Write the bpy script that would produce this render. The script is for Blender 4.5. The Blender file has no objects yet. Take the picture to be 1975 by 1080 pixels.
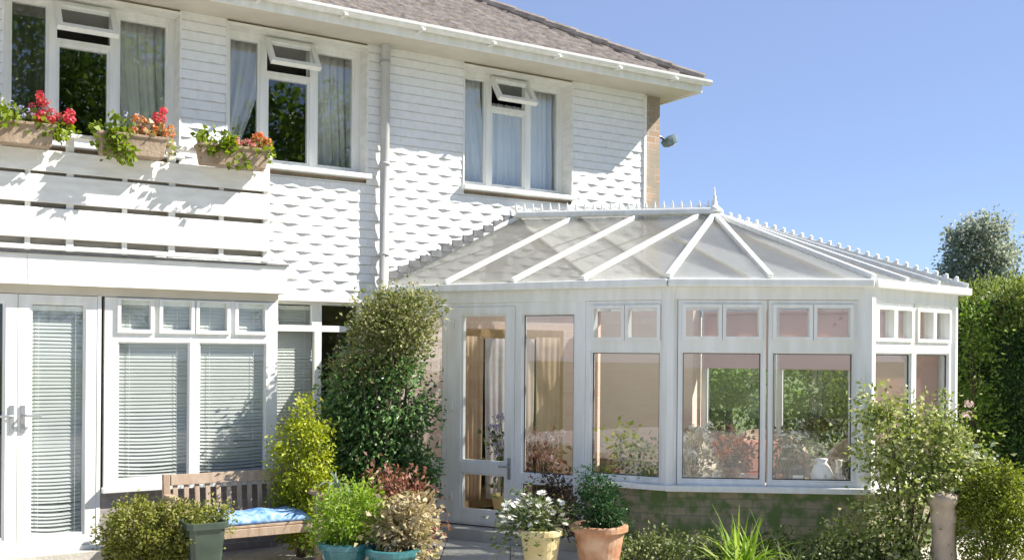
import bpy, math, random
import numpy as np
from mathutils import Matrix, Vector

S = bpy.context.scene
rad = math.radians
# ------------------------------------------------------------------ camera
cam_d = bpy.data.cameras.new("camera")
cam = bpy.data.objects.new("camera", cam_d)
S.collection.objects.link(cam)
cam.location = (0, 0, 1.55)
cam.rotation_euler = (rad(90), -0.008, 0)
cam_d.sensor_width = 36.0
cam_d.lens = 36.0 * 2000.0 / 1975.0
cam_d.shift_y = 140.0 / 1975.0
cam_d.clip_end = 2000
S.camera = cam
# ------------------------------------------------------------------ sky, sun, exposure
SUN_EL, SUN_AZ = 41.5, 2.5          # azimuth: degrees from +X towards +Y
w = bpy.data.worlds.new("World")
S.world = w
w.use_nodes = True
nt = w.node_tree
sky = nt.nodes.new("ShaderNodeTexSky")
sky.sky_type = 'NISHITA'
sky.sun_disc = False
sky.sun_elevation = rad(SUN_EL)
sky.sun_rotation = rad(90 - SUN_AZ)
sky.air_density = 1.0
sky.altitude = 2500
sky.dust_density = 0.1
sky.ozone_density = 4.0
haze_mix = nt.nodes.new("ShaderNodeMix")           # thin even summer haze over the clear sky
haze_mix.data_type = 'RGBA'
haze_mix.inputs[0].default_value = .62
haze_mix.inputs[7].default_value = (1.58, 1.96, 3.2, 1)
nt.links.new(sky.outputs[0], haze_mix.inputs[6])
nt.links.new(haze_mix.outputs[2], nt.nodes["Background"].inputs[0])
nt.nodes["Background"].inputs[1].default_value = 0.105
sun_d = bpy.data.lights.new("sun", 'SUN')
sun_d.energy = 4.8
sun_d.angle = rad(0.5)
sun_d.color = (1.0, 0.95, 0.86)
sun = bpy.data.objects.new("sun", sun_d)
S.collection.objects.link(sun)
sd = Vector((math.cos(rad(SUN_AZ)) * math.cos(rad(SUN_EL)), math.sin(rad(SUN_AZ)) * math.cos(rad(SUN_EL)), math.sin(rad(SUN_EL))))
sun.rotation_euler = sd.to_track_quat('Z', 'Y').to_euler()
sun.location = (20, 0, 20)
S.view_settings.view_transform = 'Standard'
S.view_settings.look = 'None'
S.view_settings.gamma = 1
S.view_settings.exposure = 1.17
S.cycles.transparent_max_bounces = 32
S.cycles.max_bounces = 10

# ------------------------------------------------------------------ helpers
Wm = {}                                # world matrices of what we build


class MB:
    def __init__(s):
        s.v, s.f = [], []

    def box(s, x0, x1, y0, y1, z0, z1):
        b = len(s.v)
        s.v += [(x0, y0, z0), (x1, y0, z0), (x1, y1, z0), (x0, y1, z0), (x0, y0, z1), (x1, y0, z1), (x1, y1, z1), (x0, y1, z1)]
        s.f += [tuple(b + i for i in q) for q in ((0, 3, 2, 1), (4, 5, 6, 7), (0, 1, 5, 4), (1, 2, 6, 5), (2, 3, 7, 6), (3, 0, 4, 7))]
        return s

    def obox(s, c, ax, ay, az, hx, hy, hz):
        b = len(s.v)
        c, ax, ay, az = Vector(c), Vector(ax).normalized(), Vector(ay).normalized(), Vector(az).normalized()
        for k in ((-1, -1, -1), (1, -1, -1), (1, 1, -1), (-1, 1, -1), (-1, -1, 1), (1, -1, 1), (1, 1, 1), (-1, 1, 1)):
            s.v.append(tuple(c + ax * (k[0] * hx) + ay * (k[1] * hy) + az * (k[2] * hz)))
        s.f += [tuple(b + i for i in q) for q in ((0, 3, 2, 1), (4, 5, 6, 7), (0, 1, 5, 4), (1, 2, 6, 5), (2, 3, 7, 6), (3, 0, 4, 7))]
        return s

    def beam(s, p, q, wd, ht, up=(0, 0, 1)):
        p, q = Vector(p), Vector(q)
        a = (q - p).normalized()
        side = a.cross(Vector(up)).normalized()
        u = side.cross(a).normalized()
        return s.obox((p + q) / 2, a, side, u, (q - p).length / 2, wd / 2, ht / 2)

    def poly(s, pts):
        b = len(s.v)
        s.v += [tuple(p) for p in pts]
        s.f.append(tuple(range(b, b + len(pts))))
        return s

    def slab(s, pts, th):              # polygon given a thickness along its normal
        pts = [Vector(p) for p in pts]
        n = Vector((0, 0, 0))
        for i in range(len(pts)):
            n += pts[i].cross(pts[(i + 1) % len(pts)])
        n.normalize()
        b, k = len(s.v), len(pts)
        s.v += [tuple(p) for p in pts] + [tuple(p - n * th) for p in pts]
        s.f.append(tuple(range(b, b + k)))
        s.f.append(tuple(b + k + i for i in reversed(range(k))))
        for i in range(k):
            j = (i + 1) % k
            s.f.append((b + i, b + k + i, b + k + j, b + j))
        return s

    def tube(s, pts, r, n=8, cap=True):
        pts = [Vector(p) for p in pts]
        if not hasattr(r, '__len__'):
            r = [r] * len(pts)
        rings = []
        for i, p in enumerate(pts):
            t = (pts[min(i + 1, len(pts) - 1)] - pts[max(i - 1, 0)]).normalized()
            ref = Vector((0, 0, 1)) if abs(t.z) < 0.9 else Vector((0, 1, 0))
            a = t.cross(ref).normalized()
            c = t.cross(a)
            ring = []
            for k in range(n):
                th = 2 * math.pi * k / n
                ring.append(len(s.v))
                s.v.append(tuple(p + a * (math.cos(th) * r[i]) + c * (math.sin(th) * r[i])))
            rings.append(ring)
        for i in range(len(rings) - 1):
            for k in range(n):
                s.f.append((rings[i][k], rings[i][(k + 1) % n], rings[i + 1][(k + 1) % n], rings[i + 1][k]))
        if cap:
            s.f.append(tuple(rings[0]))
            s.f.append(tuple(reversed(rings[-1])))
        return s

    def lathe(s, prof, n=24, c=(0, 0, 0), sq=0):
        rings = []
        for (r, z) in prof:
            ring = []
            for k in range(n):
                th = 2 * math.pi * (k + .5) / n
                ca, sa = math.cos(th), math.sin(th)
                m = 1.0 / max(abs(ca), abs(sa)) if sq else 1.0
                ring.append(len(s.v))
                s.v.append((c[0] + r * ca * m, c[1] + r * sa * m, c[2] + z))
            rings.append(ring)
        for i in range(len(rings) - 1):
            for k in range(n):
                s.f.append((rings[i][k], rings[i][(k + 1) % n], rings[i + 1][(k + 1) % n], rings[i + 1][k]))
        s.f.append(tuple(reversed(rings[0])))
        s.f.append(tuple(rings[-1]))
        return s

    def plate(s, x0, x1, z0, z1, y0, y1, holes=()):
        """upright plate in x-z, y0..y1 thick, with rectangular holes (xa, xb, za, zb)"""
        xs = sorted({x0, x1, *[min(max(h[i], x0), x1) for h in holes for i in (0, 1)]})
        zs = sorted({z0, z1, *[min(max(h[i], z0), z1) for h in holes for i in (2, 3)]})
        nx, nz = len(xs) - 1, len(zs) - 1

        def solid(i, j):
            if i < 0 or j < 0 or i >= nx or j >= nz:
                return False
            cx, cz = (xs[i] + xs[i + 1]) / 2, (zs[j] + zs[j + 1]) / 2
            return not any(h[0] < cx < h[1] and h[2] < cz < h[3] for h in holes)
        for i in range(nx):
            for j in range(nz):
                if not solid(i, j):
                    continue
                a, b, c, d = xs[i], xs[i + 1], zs[j], zs[j + 1]
                s.poly([(a, y0, c), (b, y0, c), (b, y0, d), (a, y0, d)])
                s.poly([(b, y1, c), (a, y1, c), (a, y1, d), (b, y1, d)])
                if not solid(i - 1, j):
                    s.poly([(a, y1, c), (a, y0, c), (a, y0, d), (a, y1, d)])
                if not solid(i + 1, j):
                    s.poly([(b, y0, c), (b, y1, c), (b, y1, d), (b, y0, d)])
                if not solid(i, j - 1):
                    s.poly([(a, y1, c), (b, y1, c), (b, y0, c), (a, y0, c)])
                if not solid(i, j + 1):
                    s.poly([(a, y0, d), (b, y0, d), (b, y1, d), (a, y1, d)])
        return s

    def add(s, v, f):
        b = len(s.v)
        s.v += [tuple(p) for p in v]
        s.f += [tuple(b + i for i in q) for q in f]
        return s

    def build(s, name, mat, parent=None, frame=None, smooth=False, bevel=0):
        return mesh_obj(name, s.v, s.f, mat, parent, frame, smooth, bevel)


def mesh_obj(name, v, f, mat, parent=None, frame=None, smooth=False, bevel=0):
    me = bpy.data.meshes.new(name)
    me.from_pydata([tuple(p) for p in v], [], f)
    me.update()
    if smooth:
        me.polygons.foreach_set("use_smooth", [True] * len(me.polygons))
    for m in (mat if isinstance(mat, (list, tuple)) else [mat]):
        me.materials.append(m)
    o = bpy.data.objects.new(name, me)
    S.collection.objects.link(o)
    place(o, parent, frame)
    if bevel:
        b = o.modifiers.new("bevel", 'BEVEL')
        b.width = bevel
        b.segments = 2
        b.limit_method = 'ANGLE'
    return o


def place(o, parent, frame):
    if frame is None:
        frame = Wm[parent] if parent else Matrix.Identity(4)
    Wm[o] = frame.copy()
    if parent:
        o.parent = parent
        o.matrix_basis = Wm[parent].inverted() @ frame
    else:
        o.matrix_basis = frame


def tag(o, label, cat, group=None, kind=None):
    if label:
        o["label"] = label
    if cat:
        o["category"] = cat
    if group:
        o["group"] = group
    if kind:
        o["kind"] = kind
    return o


def thing(name, label, cat, frame=None, group=None):
    o = bpy.data.objects.new(name, None)
    o.empty_display_size = .1
    S.collection.objects.link(o)
    place(o, None, frame or Matrix.Identity(4))
    return tag(o, label, cat, group)


def T(x, y, z=0.0, rz=0.0):
    return Matrix.Translation((x, y, z)) @ Matrix.Rotation(rz, 4, 'Z')


def copy_thing(o, frame, label=None):
    def rec(src, parent):
        c = src.copy()
        S.collection.objects.link(c)
        if parent:
            c.parent = parent
        for ch in list(src.children):
            rec(ch, c)
        return c
    c = rec(o, None)
    c.matrix_basis = frame
    Wm[c] = frame.copy()
    if label:
        c["label"] = label
    return c


# ------------------------------------------------------------------ materials
def new_mat(name):
    m = bpy.data.materials.new(name)
    m.use_nodes = True
    n = m.node_tree
    return m, n.nodes, n.links, n.nodes["Principled BSDF"]


def noise_col(N, L, c1, c2, scale, vec=None, detail=4, lo=.35, hi=.65):
    t = N.new("ShaderNodeTexNoise")
    t.inputs["Scale"].default_value = scale
    t.inputs["Detail"].default_value = detail
    r = N.new("ShaderNodeValToRGB")
    r.color_ramp.elements[0].position = lo
    r.color_ramp.elements[1].position = hi
    r.color_ramp.elements[0].color = (*c1, 1)
    r.color_ramp.elements[1].color = (*c2, 1)
    if vec is not None:
        L.new(vec, t.inputs["Vector"])
    L.new(t.outputs[0], r.inputs[0])
    return r.outputs[0], t


def objvec(N):
    return N.new("ShaderNodeTexCoord").outputs["Object"]


def pm(name, c1, c2=None, scale=6, rough=.5, bump=0, bscale=60, metal=0, stretch=None):
    m, N, L, B = new_mat(name)
    c2 = c2 or tuple(x * .85 for x in c1)
    v = objvec(N)
    if stretch:
        mp = N.new("ShaderNodeMapping")
        mp.inputs["Scale"].default_value = stretch
        L.new(v, mp.inputs[0])
        v = mp.outputs[0]
    col, _ = noise_col(N, L, c1, c2, scale, v, 6)
    L.new(col, B.inputs["Base Color"])
    B.inputs["Roughness"].default_value = rough
    B.inputs["Metallic"].default_value = metal
    if bump:
        t = N.new("ShaderNodeTexNoise")
        t.inputs["Scale"].default_value = bscale
        t.inputs["Detail"].default_value = 5
        L.new(v, t.inputs["Vector"])
        b = N.new("ShaderNodeBump")
        b.inputs["Strength"].default_value = bump
        b.inputs["Distance"].default_value = .02
        L.new(t.outputs[0], b.inputs["Height"])
        L.new(b.outputs[0], B.inputs["Normal"])
    return m


def brick_mat(name, c1, c2, mortar, patch=None, pscale=2.5, bw=.225, bh=.075):
    m, N, L, B = new_mat(name)
    v = objvec(N)
    sp = N.new("ShaderNodeSeparateXYZ")
    cb = N.new("ShaderNodeCombineXYZ")
    ad = N.new("ShaderNodeMath")
    ad.operation = 'ADD'
    L.new(v, sp.inputs[0])
    L.new(sp.outputs[0], ad.inputs[0])
    L.new(sp.outputs[1], ad.inputs[1])
    L.new(ad.outputs[0], cb.inputs[0])
    L.new(sp.outputs[2], cb.inputs[1])
    br = N.new("ShaderNodeTexBrick")
    br.inputs["Scale"].default_value = 1
    br.inputs["Brick Width"].default_value = bw
    br.inputs["Row Height"].default_value = bh
    br.inputs["Mortar Size"].default_value = .006
    br.inputs["Color1"].default_value = (*c1, 1)
    br.inputs["Color2"].default_value = (*c2, 1)
    br.inputs["Mortar"].default_value = (*mortar, 1)
    L.new(cb.outputs[0], br.inputs["Vector"])
    col = br.outputs["Color"]
    if patch:
        t = N.new("ShaderNodeTexNoise")
        t.inputs["Scale"].default_value = pscale
        t.inputs["Detail"].default_value = 6
        L.new(v, t.inputs["Vector"])
        r = N.new("ShaderNodeValToRGB")
        r.color_ramp.elements[0].position = .42
        r.color_ramp.elements[1].position = .6
        L.new(t.outputs[0], r.inputs[0])
        mx = N.new("ShaderNodeMix")
        mx.data_type = 'RGBA'
        L.new(r.outputs[0], mx.inputs[0])
        L.new(col, mx.inputs[6])
        mx.inputs[7].default_value = (*patch, 1)
        col = mx.outputs[2]
    L.new(col, B.inputs["Base Color"])
    B.inputs["Roughness"].default_value = .9
    b = N.new("ShaderNodeBump")
    b.inputs["Strength"].default_value = .6
    b.inputs["Distance"].default_value = .01
    b.invert = True
    L.new(br.outputs["Fac"], b.inputs["Height"])
    L.new(b.outputs[0], B.inputs["Normal"])
    return m


def leaf_mat(name, cols, trans=.3, rough=.5):
    m, N, L, B = new_mat(name)
    g = N.new("ShaderNodeNewGeometry")
    r = N.new("ShaderNodeValToRGB")
    els = r.color_ramp.elements
    while len(els) < len(cols):
        els.new(.5)
    for i, c in enumerate(cols):
        els[i].position = i / (len(cols) - 1)
        els[i].color = (*c, 1)
    L.new(g.outputs["Random Per Island"], r.inputs[0])
    L.new(r.outputs[0], B.inputs["Base Color"])
    B.inputs["Roughness"].default_value = rough
    B.inputs["Specular IOR Level"].default_value = .35
    t = N.new("ShaderNodeBsdfTranslucent")
    hs = N.new("ShaderNodeHueSaturation")
    hs.inputs["Value"].default_value = 1.3
    hs.inputs["Saturation"].default_value = 1.15
    L.new(r.outputs[0], hs.inputs["Color"])
    L.new(hs.outputs[0], t.inputs[0])
    mx = N.new("ShaderNodeMixShader")
    mx.inputs[0].default_value = trans
    L.new(B.outputs[0], mx.inputs[1])
    L.new(t.outputs[0], mx.inputs[2])
    L.new(mx.outputs[0], N["Material Output"].inputs[0])
    return m


def glass_mat(name, tint=(.9, .95, .93), refl=1.5, extra=0.0, rough=0.0):
    m, N, L, B = new_mat(name)
    N.remove(B)
    tr = N.new("ShaderNodeBsdfTransparent")
    tr.inputs[0].default_value = (*tint, 1)
    gl = N.new("ShaderNodeBsdfGlossy")
    gl.inputs["Roughness"].default_value = rough
    gl.inputs[0].default_value = (.95, .97, 1, 1)
    # Schlick's law on the facing angle (a pane has two faces, so each gets half)
    lw = N.new("ShaderNodeLayerWeight")
    lw.inputs[0].default_value = .5
    pw = N.new("ShaderNodeMath")
    pw.operation = 'POWER'
    pw.inputs[1].default_value = 5
    L.new(lw.outputs["Facing"], pw.inputs[0])
    ad = N.new("ShaderNodeMath")
    ad.operation = 'MULTIPLY_ADD'
    ad.inputs[1].default_value = .6
    ad.inputs[2].default_value = ((refl - 1) / (refl + 1)) ** 2 + extra
    L.new(pw.outputs[0], ad.inputs[0])
    mx = N.new("ShaderNodeMixShader")
    L.new(ad.outputs[0], mx.inputs[0])
    L.new(tr.outputs[0], mx.inputs[1])
    L.new(gl.outputs[0], mx.inputs[2])
    L.new(mx.outputs[0], N["Material Output"].inputs[0])
    return m


def poly_mat(name):
    m, N, L, B = new_mat(name)
    v = objvec(N)
    col, _ = noise_col(N, L, (.24, .235, .21), (.34, .335, .31), 16, v, 10)
    L.new(col, B.inputs["Base Color"])
    B.inputs["Roughness"].default_value = .22
    tl = N.new("ShaderNodeBsdfTranslucent")
    tl.inputs[0].default_value = (.84, .82, .78, 1)
    tr = N.new("ShaderNodeBsdfTransparent")
    tr.inputs[0].default_value = (.92, .94, .95, 1)
    m1 = N.new("ShaderNodeMixShader")
    m1.inputs[0].default_value = .6
    L.new(B.outputs[0], m1.inputs[1])
    L.new(tl.outputs[0], m1.inputs[2])
    m2 = N.new("ShaderNodeMixShader")
    m2.inputs[0].default_value = .58
    L.new(m1.outputs[0], m2.inputs[1])
    L.new(tr.outputs[0], m2.inputs[2])
    L.new(m2.outputs[0], N["Material Output"].inputs[0])
    return m


WHITE = pm("white_upvc", (.80, .80, .78), (.71, .71, .66), 14, .35, stretch=(1, 1, .12))
WHITE_PAINT = pm("white_gloss_paint", (.82, .81, .77), (.70, .69, .64), 5, .5, .1, 30, stretch=(1, 1, 4))
TILEHANG = pm("white_painted_tile", (.82, .82, .81), (.77, .77, .75), 20, .6, .25, 50)
def tile_course_shade(m):
    # shade line under each course of hung tiles, painted in as darker grey
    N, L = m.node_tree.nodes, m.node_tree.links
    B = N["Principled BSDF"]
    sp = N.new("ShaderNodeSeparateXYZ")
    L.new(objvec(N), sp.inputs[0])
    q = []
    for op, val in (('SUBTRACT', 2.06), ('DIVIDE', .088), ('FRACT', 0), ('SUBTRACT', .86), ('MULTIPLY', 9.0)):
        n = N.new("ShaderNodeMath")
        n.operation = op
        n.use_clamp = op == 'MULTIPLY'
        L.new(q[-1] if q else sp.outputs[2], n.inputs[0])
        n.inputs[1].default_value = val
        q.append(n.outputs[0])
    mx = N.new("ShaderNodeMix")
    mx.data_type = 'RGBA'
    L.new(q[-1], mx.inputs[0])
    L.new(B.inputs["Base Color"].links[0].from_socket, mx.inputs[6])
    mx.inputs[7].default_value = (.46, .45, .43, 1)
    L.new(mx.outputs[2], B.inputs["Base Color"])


tile_course_shade(TILEHANG)
SOFFIT = pm("cream_soffit", (.62, .58, .5), (.56, .52, .44), 4, .6)
ROOFTILE = pm("weathered_roof_tile", (.17, .14, .12), (.28, .245, .22), 9, .9, .4, 60)
LEAD = pm("lead_flashing", (.12, .12, .125), (.2, .2, .2), 12, .6)
BRICK = brick_mat("brown_brick", (.34, .22, .15), (.42, .29, .2), (.45, .41, .36), (.3, .26, .2), 4)
BRICK_PINK = brick_mat("pinkish_cream_brick", (.76, .55, .46), (.80, .62, .53), (.80, .66, .58))
BRICK_CREAM = brick_mat("cream_brick", (.82, .66, .56), (.80, .62, .53), (.80, .68, .60))
BRICK_MOSS = brick_mat("mossy_brick", (.26, .23, .15), (.34, .27, .18), (.19, .20, .13), (.11, .16, .05), 9)
BRICK_GREY = brick_mat("greyish_brick", (.30, .25, .25), (.36, .31, .30), (.42, .40, .38), (.25, .23, .22), 4)
GLASS = glass_mat("window_glass", (.95, .965, .96), 1.5, .03)
GLASS_CLEAR = glass_mat("conservatory_glass", (.97, .98, .975), 1.45, .03)
GLASS_LOW = glass_mat("patio_glass", (.97, .985, .98), 1.40, .01)
POLY = poly_mat("roof_polycarbonate")
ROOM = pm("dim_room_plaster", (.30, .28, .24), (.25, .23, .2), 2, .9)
BLIND = pm("blind_slat", (.47, .48, .465), (.43, .44, .425), 3, .5)
CURT_GREY = pm("grey_green_curtain", (.74, .74, .71), (.64, .64, .61), 4, .9)
CURT_BLUE = pm("pale_blue_curtain", (.86, .88, .89), (.80, .83, .85), 4, .9)
CURT_BROWN = pm("brown_curtain", (.50, .34, .22), (.58, .42, .28), 6, .9)
CURT_REFLECTION = pm("tree_reflection_curtain", (.07, .085, .05), (.10, .11, .07), 4, .9)  # dark cloth added for the trees that the glass mirrors there
TEAK = pm("weathered_teak", (.33, .23, .155), (.44, .335, .245), 4, .75, .3, 60, stretch=(6, 6, 1))
OAK = pm("golden_oak", (.42, .26, .12), (.5, .33, .17), 3, .5, stretch=(8, 8, 1))
CUSHION = pm("blue_cushion_cloth", (.04, .17, .42), (.34, .48, .68), 16, .85, .3, 30)
TERRA = pm("terracotta", (.36, .16, .075), (.52, .34, .22), 7, .85, .2, 30)
TERRA_OLD = pm("weathered_terracotta_trough", (.28, .20, .14), (.38, .29, .21), 8, .9, .3, 40)
STONEPOT = pm("yellow_stone_pot", (.50, .40, .18), (.60, .53, .32), 5, .85, .3, 30)
GREENPOT = pm("grey_green_glaze", (.028, .045, .032), (.055, .08, .055), 5, .4)
TEALPOT = pm("teal_glaze", (.02, .11, .12), (.06, .20, .22), 6, .25)
PALEPOT = pm("pale_stone", (.46, .37, .27), (.34, .27, .2), 8, .9, .4, 30)
SOIL = pm("potting_soil", (.04, .028, .018), (.07, .05, .035), 20, 1)
PAVING = pm("pale_paving", (.46, .43, .37), (.56, .53, .46), 3, .9, .3, 40)
LAWN = pm("lawn_earth", (.10, .14, .04), (.15, .17, .07), 2, 1, .5, 30)
FLOOR = pm("floor_tile", (.68, .55, .46), (.74, .62, .53), 2, .5)
WICKER = pm("wicker", (.45, .33, .2), (.55, .43, .3), 30, .8, .6, 90)
REDCLOTH = pm("rust_red_cloth", (.36, .13, .09), (.45, .2, .15), 5, .9)
CREAMCLOTH = pm("cream_cloth", (.66, .58, .47), (.72, .66, .56), 5, .9)
CERAMIC = pm("white_ceramic", (.8, .79, .76), (.74, .73, .7), 4, .25)
DARK = pm("black_plastic", (.02, .02, .022), (.03, .03, .03), 4, .4)
TABLETOP = pm("grey_tabletop", (.32, .35, .38), (.38, .4, .43), 3, .25)
STEEL = pm("dull_steel", (.45, .46, .46), (.38, .39, .39), 8, .35, metal=.8)
LAMPGREY = pm("lamp_grey", (.10, .16, .17), (.16, .22, .23), 5, .4)
BARK = pm("bark", (.10, .075, .05), (.16, .12, .085), 6, .95, .6, 30)
STEMG = pm("green_stem", (.10, .14, .05), (.14, .17, .06), 8, .8)
TEALPANEL = pm("dark_teal_panel", (.015, .035, .04), (.02, .045, .05), 4, .4)
PINKBLIND = pm("pink_roller_cloth", (.80, .60, .54), (.76, .56, .50), 3, .9)
_n, _l = PINKBLIND.node_tree.nodes, PINKBLIND.node_tree.links
_t, _m = _n.new("ShaderNodeBsdfTranslucent"), _n.new("ShaderNodeMixShader")
_t.inputs[0].default_value = (.80, .60, .54, 1)
_m.inputs[0].default_value = .4
_l.new(_n["Principled BSDF"].outputs[0], _m.inputs[1])
_l.new(_t.outputs[0], _m.inputs[2])
_l.new(_m.outputs[0], _n["Material Output"].inputs[0])

# ------------------------------------------------------------------ leaf clouds
rng = np.random.default_rng(7)


def unit(a):
    return a / np.maximum(np.linalg.norm(a, axis=1, keepdims=True), 1e-9)


def leaf_arrays(P, Dn, size, aspect=.55, fold=.18, droop=0.0):
    """P points, Dn outward directions: one folded kite-shaped leaf on each"""
    n = len(P)
    d = unit(Dn + rng.normal(0, .55, (n, 3)) + np.array([0, 0, -droop]))
    r = unit(np.cross(d, rng.normal(0, 1, (n, 3))))
    u = np.cross(r, d)
    L = (size * rng.uniform(.45, 1.5, n))[:, None]
    W = L * aspect * .5
    v = np.empty((n, 4, 3))
    v[:, 0] = P
    v[:, 1] = P + d * L * .5 + r * W + u * L * fold
    v[:, 2] = P + d * L - u * L * fold * droop
    v[:, 3] = P + d * L * .5 - r * W + u * L * fold
    return v.reshape(-1, 3)


def quads_obj(name, v, mat, parent=None, frame=None):
    n = len(v) // 4
    me = bpy.data.meshes.new(name)
    me.vertices.add(len(v))
    me.vertices.foreach_set("co", np.ascontiguousarray(v, dtype=np.float32).ravel())
    me.loops.add(4 * n)
    me.loops.foreach_set("vertex_index", np.arange(4 * n, dtype=np.int32))
    me.polygons.add(n)
    me.polygons.foreach_set("loop_start", np.arange(0, 4 * n, 4, dtype=np.int32))
    me.polygons.foreach_set("loop_total", np.full(n, 4, dtype=np.int32))
    me.update(calc_edges=True)
    me.materials.append(mat)
    o = bpy.data.objects.new(name, me)
    S.collection.objects.link(o)
    place(o, parent, frame)
    return o


def blob_points(blobs, n, clusters, sigma, shell=.72):
    """clumped points through the shells of ellipsoids (cx,cy,cz,rx,ry,rz)"""
    b = np.array(blobs, float)
    wt = (b[:, 3] * b[:, 4] + b[:, 4] * b[:, 5] + b[:, 3] * b[:, 5])
    k = rng.choice(len(b), clusters, p=wt / wt.sum())
    d = unit(rng.normal(0, 1, (clusters, 3)))
    rr = shell + (1.0 - shell) * rng.random((clusters, 1)) ** .6
    cc = b[k, :3] + d * b[k, 3:] * rr
    j = rng.integers(0, clusters, n)
    P = cc[j] + np.clip(rng.normal(0, 1, (n, 3)), -1.7, 1.7) * sigma * rng.uniform(.5, 1.4, clusters)[j][:, None]
    D = unit(d[j] + np.array([0, 0, .25]))
    return P, D


def foliage(name, blobs, n, size, mat, parent=None, frame=None, clusters=None, sigma=None, aspect=.55, droop=.3, shell=.6, fold=.18):
    clusters = clusters or max(14, n // 42)
    sigma = (sigma or size * 1.4) * 1.25
    P, D = blob_points(blobs, n, clusters, sigma, shell)
    return quads_obj(name, leaf_arrays(P, D, size, aspect, fold, droop), mat, parent, frame)


def blades(name, n, length, width, mat, parent=None, frame=None, spread=.9, arch=.8, base=.08, z0=0):
    v, f = [], []
    for i in range(n):
        a = random.uniform(0, 2 * math.pi)
        sp = random.uniform(.15, spread)
        L = length * random.uniform(.6, 1.1)
        wd = width * random.uniform(.7, 1.2)
        bx, by = random.gauss(0, base), random.gauss(0, base)
        dx, dy = math.cos(a), math.sin(a)
        b = len(v)
        seg = 5
        x, z, ang = 0, 0, math.pi / 2 - sp * .35
        for k in range(seg + 1):
            wk = wd * (1 - (k / seg) ** 2.2) * (.6 + .4 * min(1, k / 1.5)) + .0008
            v.append((bx + dx * x - dy * wk, by + dy * x + dx * wk, z0 + z))
            v.append((bx + dx * x + dy * wk, by + dy * x - dx * wk, z0 + z))
            x += math.cos(ang) * L / seg
            z += math.sin(ang) * L / seg
            ang -= arch * sp * random.uniform(.25, .5)
        for k in range(seg):
            f.append((b + 2 * k, b + 2 * k + 1, b + 2 * k + 3, b + 2 * k + 2))
    return mesh_obj(name, v, f, mat, parent, frame)


def flower_mb(r, petals=8, cup=.3):
    m = MB()
    c = len(m.v)
    for i in range(petals):
        a = 2 * math.pi * i / petals + random.uniform(-.1, .1)
        wv = math.pi / petals * 1.05
        z = r * cup * random.uniform(.6, 1.3)
        m.poly([(0, 0, 0), (r * .6 * math.cos(a - wv), r * .6 * math.sin(a - wv), z * .6),
                (r * math.cos(a), r * math.sin(a), z), (r * .6 * math.cos(a + wv), r * .6 * math.sin(a + wv), z * .6)])
    return m


def cluster_mb(r, n=22, ps=.35):
    """round flower head made of small florets"""
    m = MB()
    for i in range(n):
        d = Vector((random.gauss(0, 1), random.gauss(0, 1), random.gauss(.3, .8))).normalized()
        p = d * r * random.uniform(.6, 1)
        t = d.orthogonal().normalized()
        u = d.cross(t)
        s = r * ps * random.uniform(.8, 1.3)
        a = random.uniform(0, 6)
        t, u = t * math.cos(a) + u * math.sin(a), u * math.cos(a) - t * math.sin(a)
        m.poly([p - t * s, p - u * s * .7 + d * s * .3, p + t * s, p + u * s * .7 + d * s * .3])
    return m


def add_flowers(parent, frame, pts, maker, mat, stem_from=None, tilt=.5):
    """one flower part on each point; copies share meshes"""
    protos = []
    for i, p in enumerate(pts):
        if i < 3:
            o = maker().build("flower", mat, parent, frame)
            protos.append(o)
        else:
            o = protos[i % 3].copy()
            S.collection.objects.link(o)
            o.parent = parent
        o.matrix_basis = Wm[parent].inverted() @ frame @ Matrix.Translation(p) @ Matrix.Rotation(random.uniform(0, 6), 4, 'Z') @ Matrix.Rotation(random.uniform(-tilt, tilt), 4, 'X') @ Matrix.Rotation(random.uniform(-tilt, tilt), 4, 'Y')
    if stem_from is not None:
        m = MB()
        for p in pts:
            q = Vector(stem_from) + Vector((random.gauss(0, .03), random.gauss(0, .03), 0))
            mid = (Vector(p) + q) / 2 + Vector((random.gauss(0, .02), random.gauss(0, .02), .03))
            m.tube([q, mid, p], [.004, .003, .002], 4, False)
        m.build("stem", STEMG, parent, frame)


# leaf colours
LF_DARK = leaf_mat("leaf_dark_glossy", [(.035, .09, .025), (.08, .17, .045), (.15, .26, .075), (.28, .37, .18)], .2, .35)
LF_CLIMB_TOP = leaf_mat("leaf_olive_bloom", [(.09, .12, .02), (.17, .20, .05), (.28, .29, .11), (.42, .39, .22)], .25)
LF_LIME = leaf_mat("leaf_lime", [(.20, .26, .012), (.34, .40, .03), (.48, .50, .07), (.26, .33, .03)], .35)
LF_LIME2 = leaf_mat("leaf_fresh_lime", [(.12, .22, .015), (.20, .34, .02), (.30, .42, .06), (.40, .46, .16)], .4)
LF_BOX = leaf_mat("leaf_box", [(.09, .11, .012), (.17, .19, .03), (.27, .28, .06), (.38, .37, .13)], .3)
LF_RED = leaf_mat("leaf_bronze_red", [(.14, .05, .035), (.27, .11, .08), (.40, .21, .15), (.22, .15, .06)], .3)
LF_PEACH = leaf_mat("leaf_peach_cream", [(.30, .24, .10), (.46, .38, .22), (.58, .50, .34), (.22, .20, .06)], .3)
LF_PURPLE = leaf_mat("leaf_dark_purple", [(.03, .02, .015), (.06, .04, .025), (.10, .08, .045), (.13, .08, .06)], .2)
LF_CONIF = leaf_mat("leaf_deep_green", [(.012, .04, .010), (.025, .075, .02), (.05, .12, .03)], .2)
LF_DAISY = leaf_mat("leaf_daisy", [(.05, .08, .02), (.10, .14, .04), (.2, .22, .10)], .3)
LF_ROSE = leaf_mat("leaf_rose_yellowing", [(.12, .17, .025), (.23, .30, .06), (.38, .42, .15), (.56, .54, .30)], .3)
LF_HEDGE = leaf_mat("leaf_hedge", [(.008, .034, .004), (.02, .062, .008), (.04, .10, .013), (.075, .135, .025)], .06)
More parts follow.
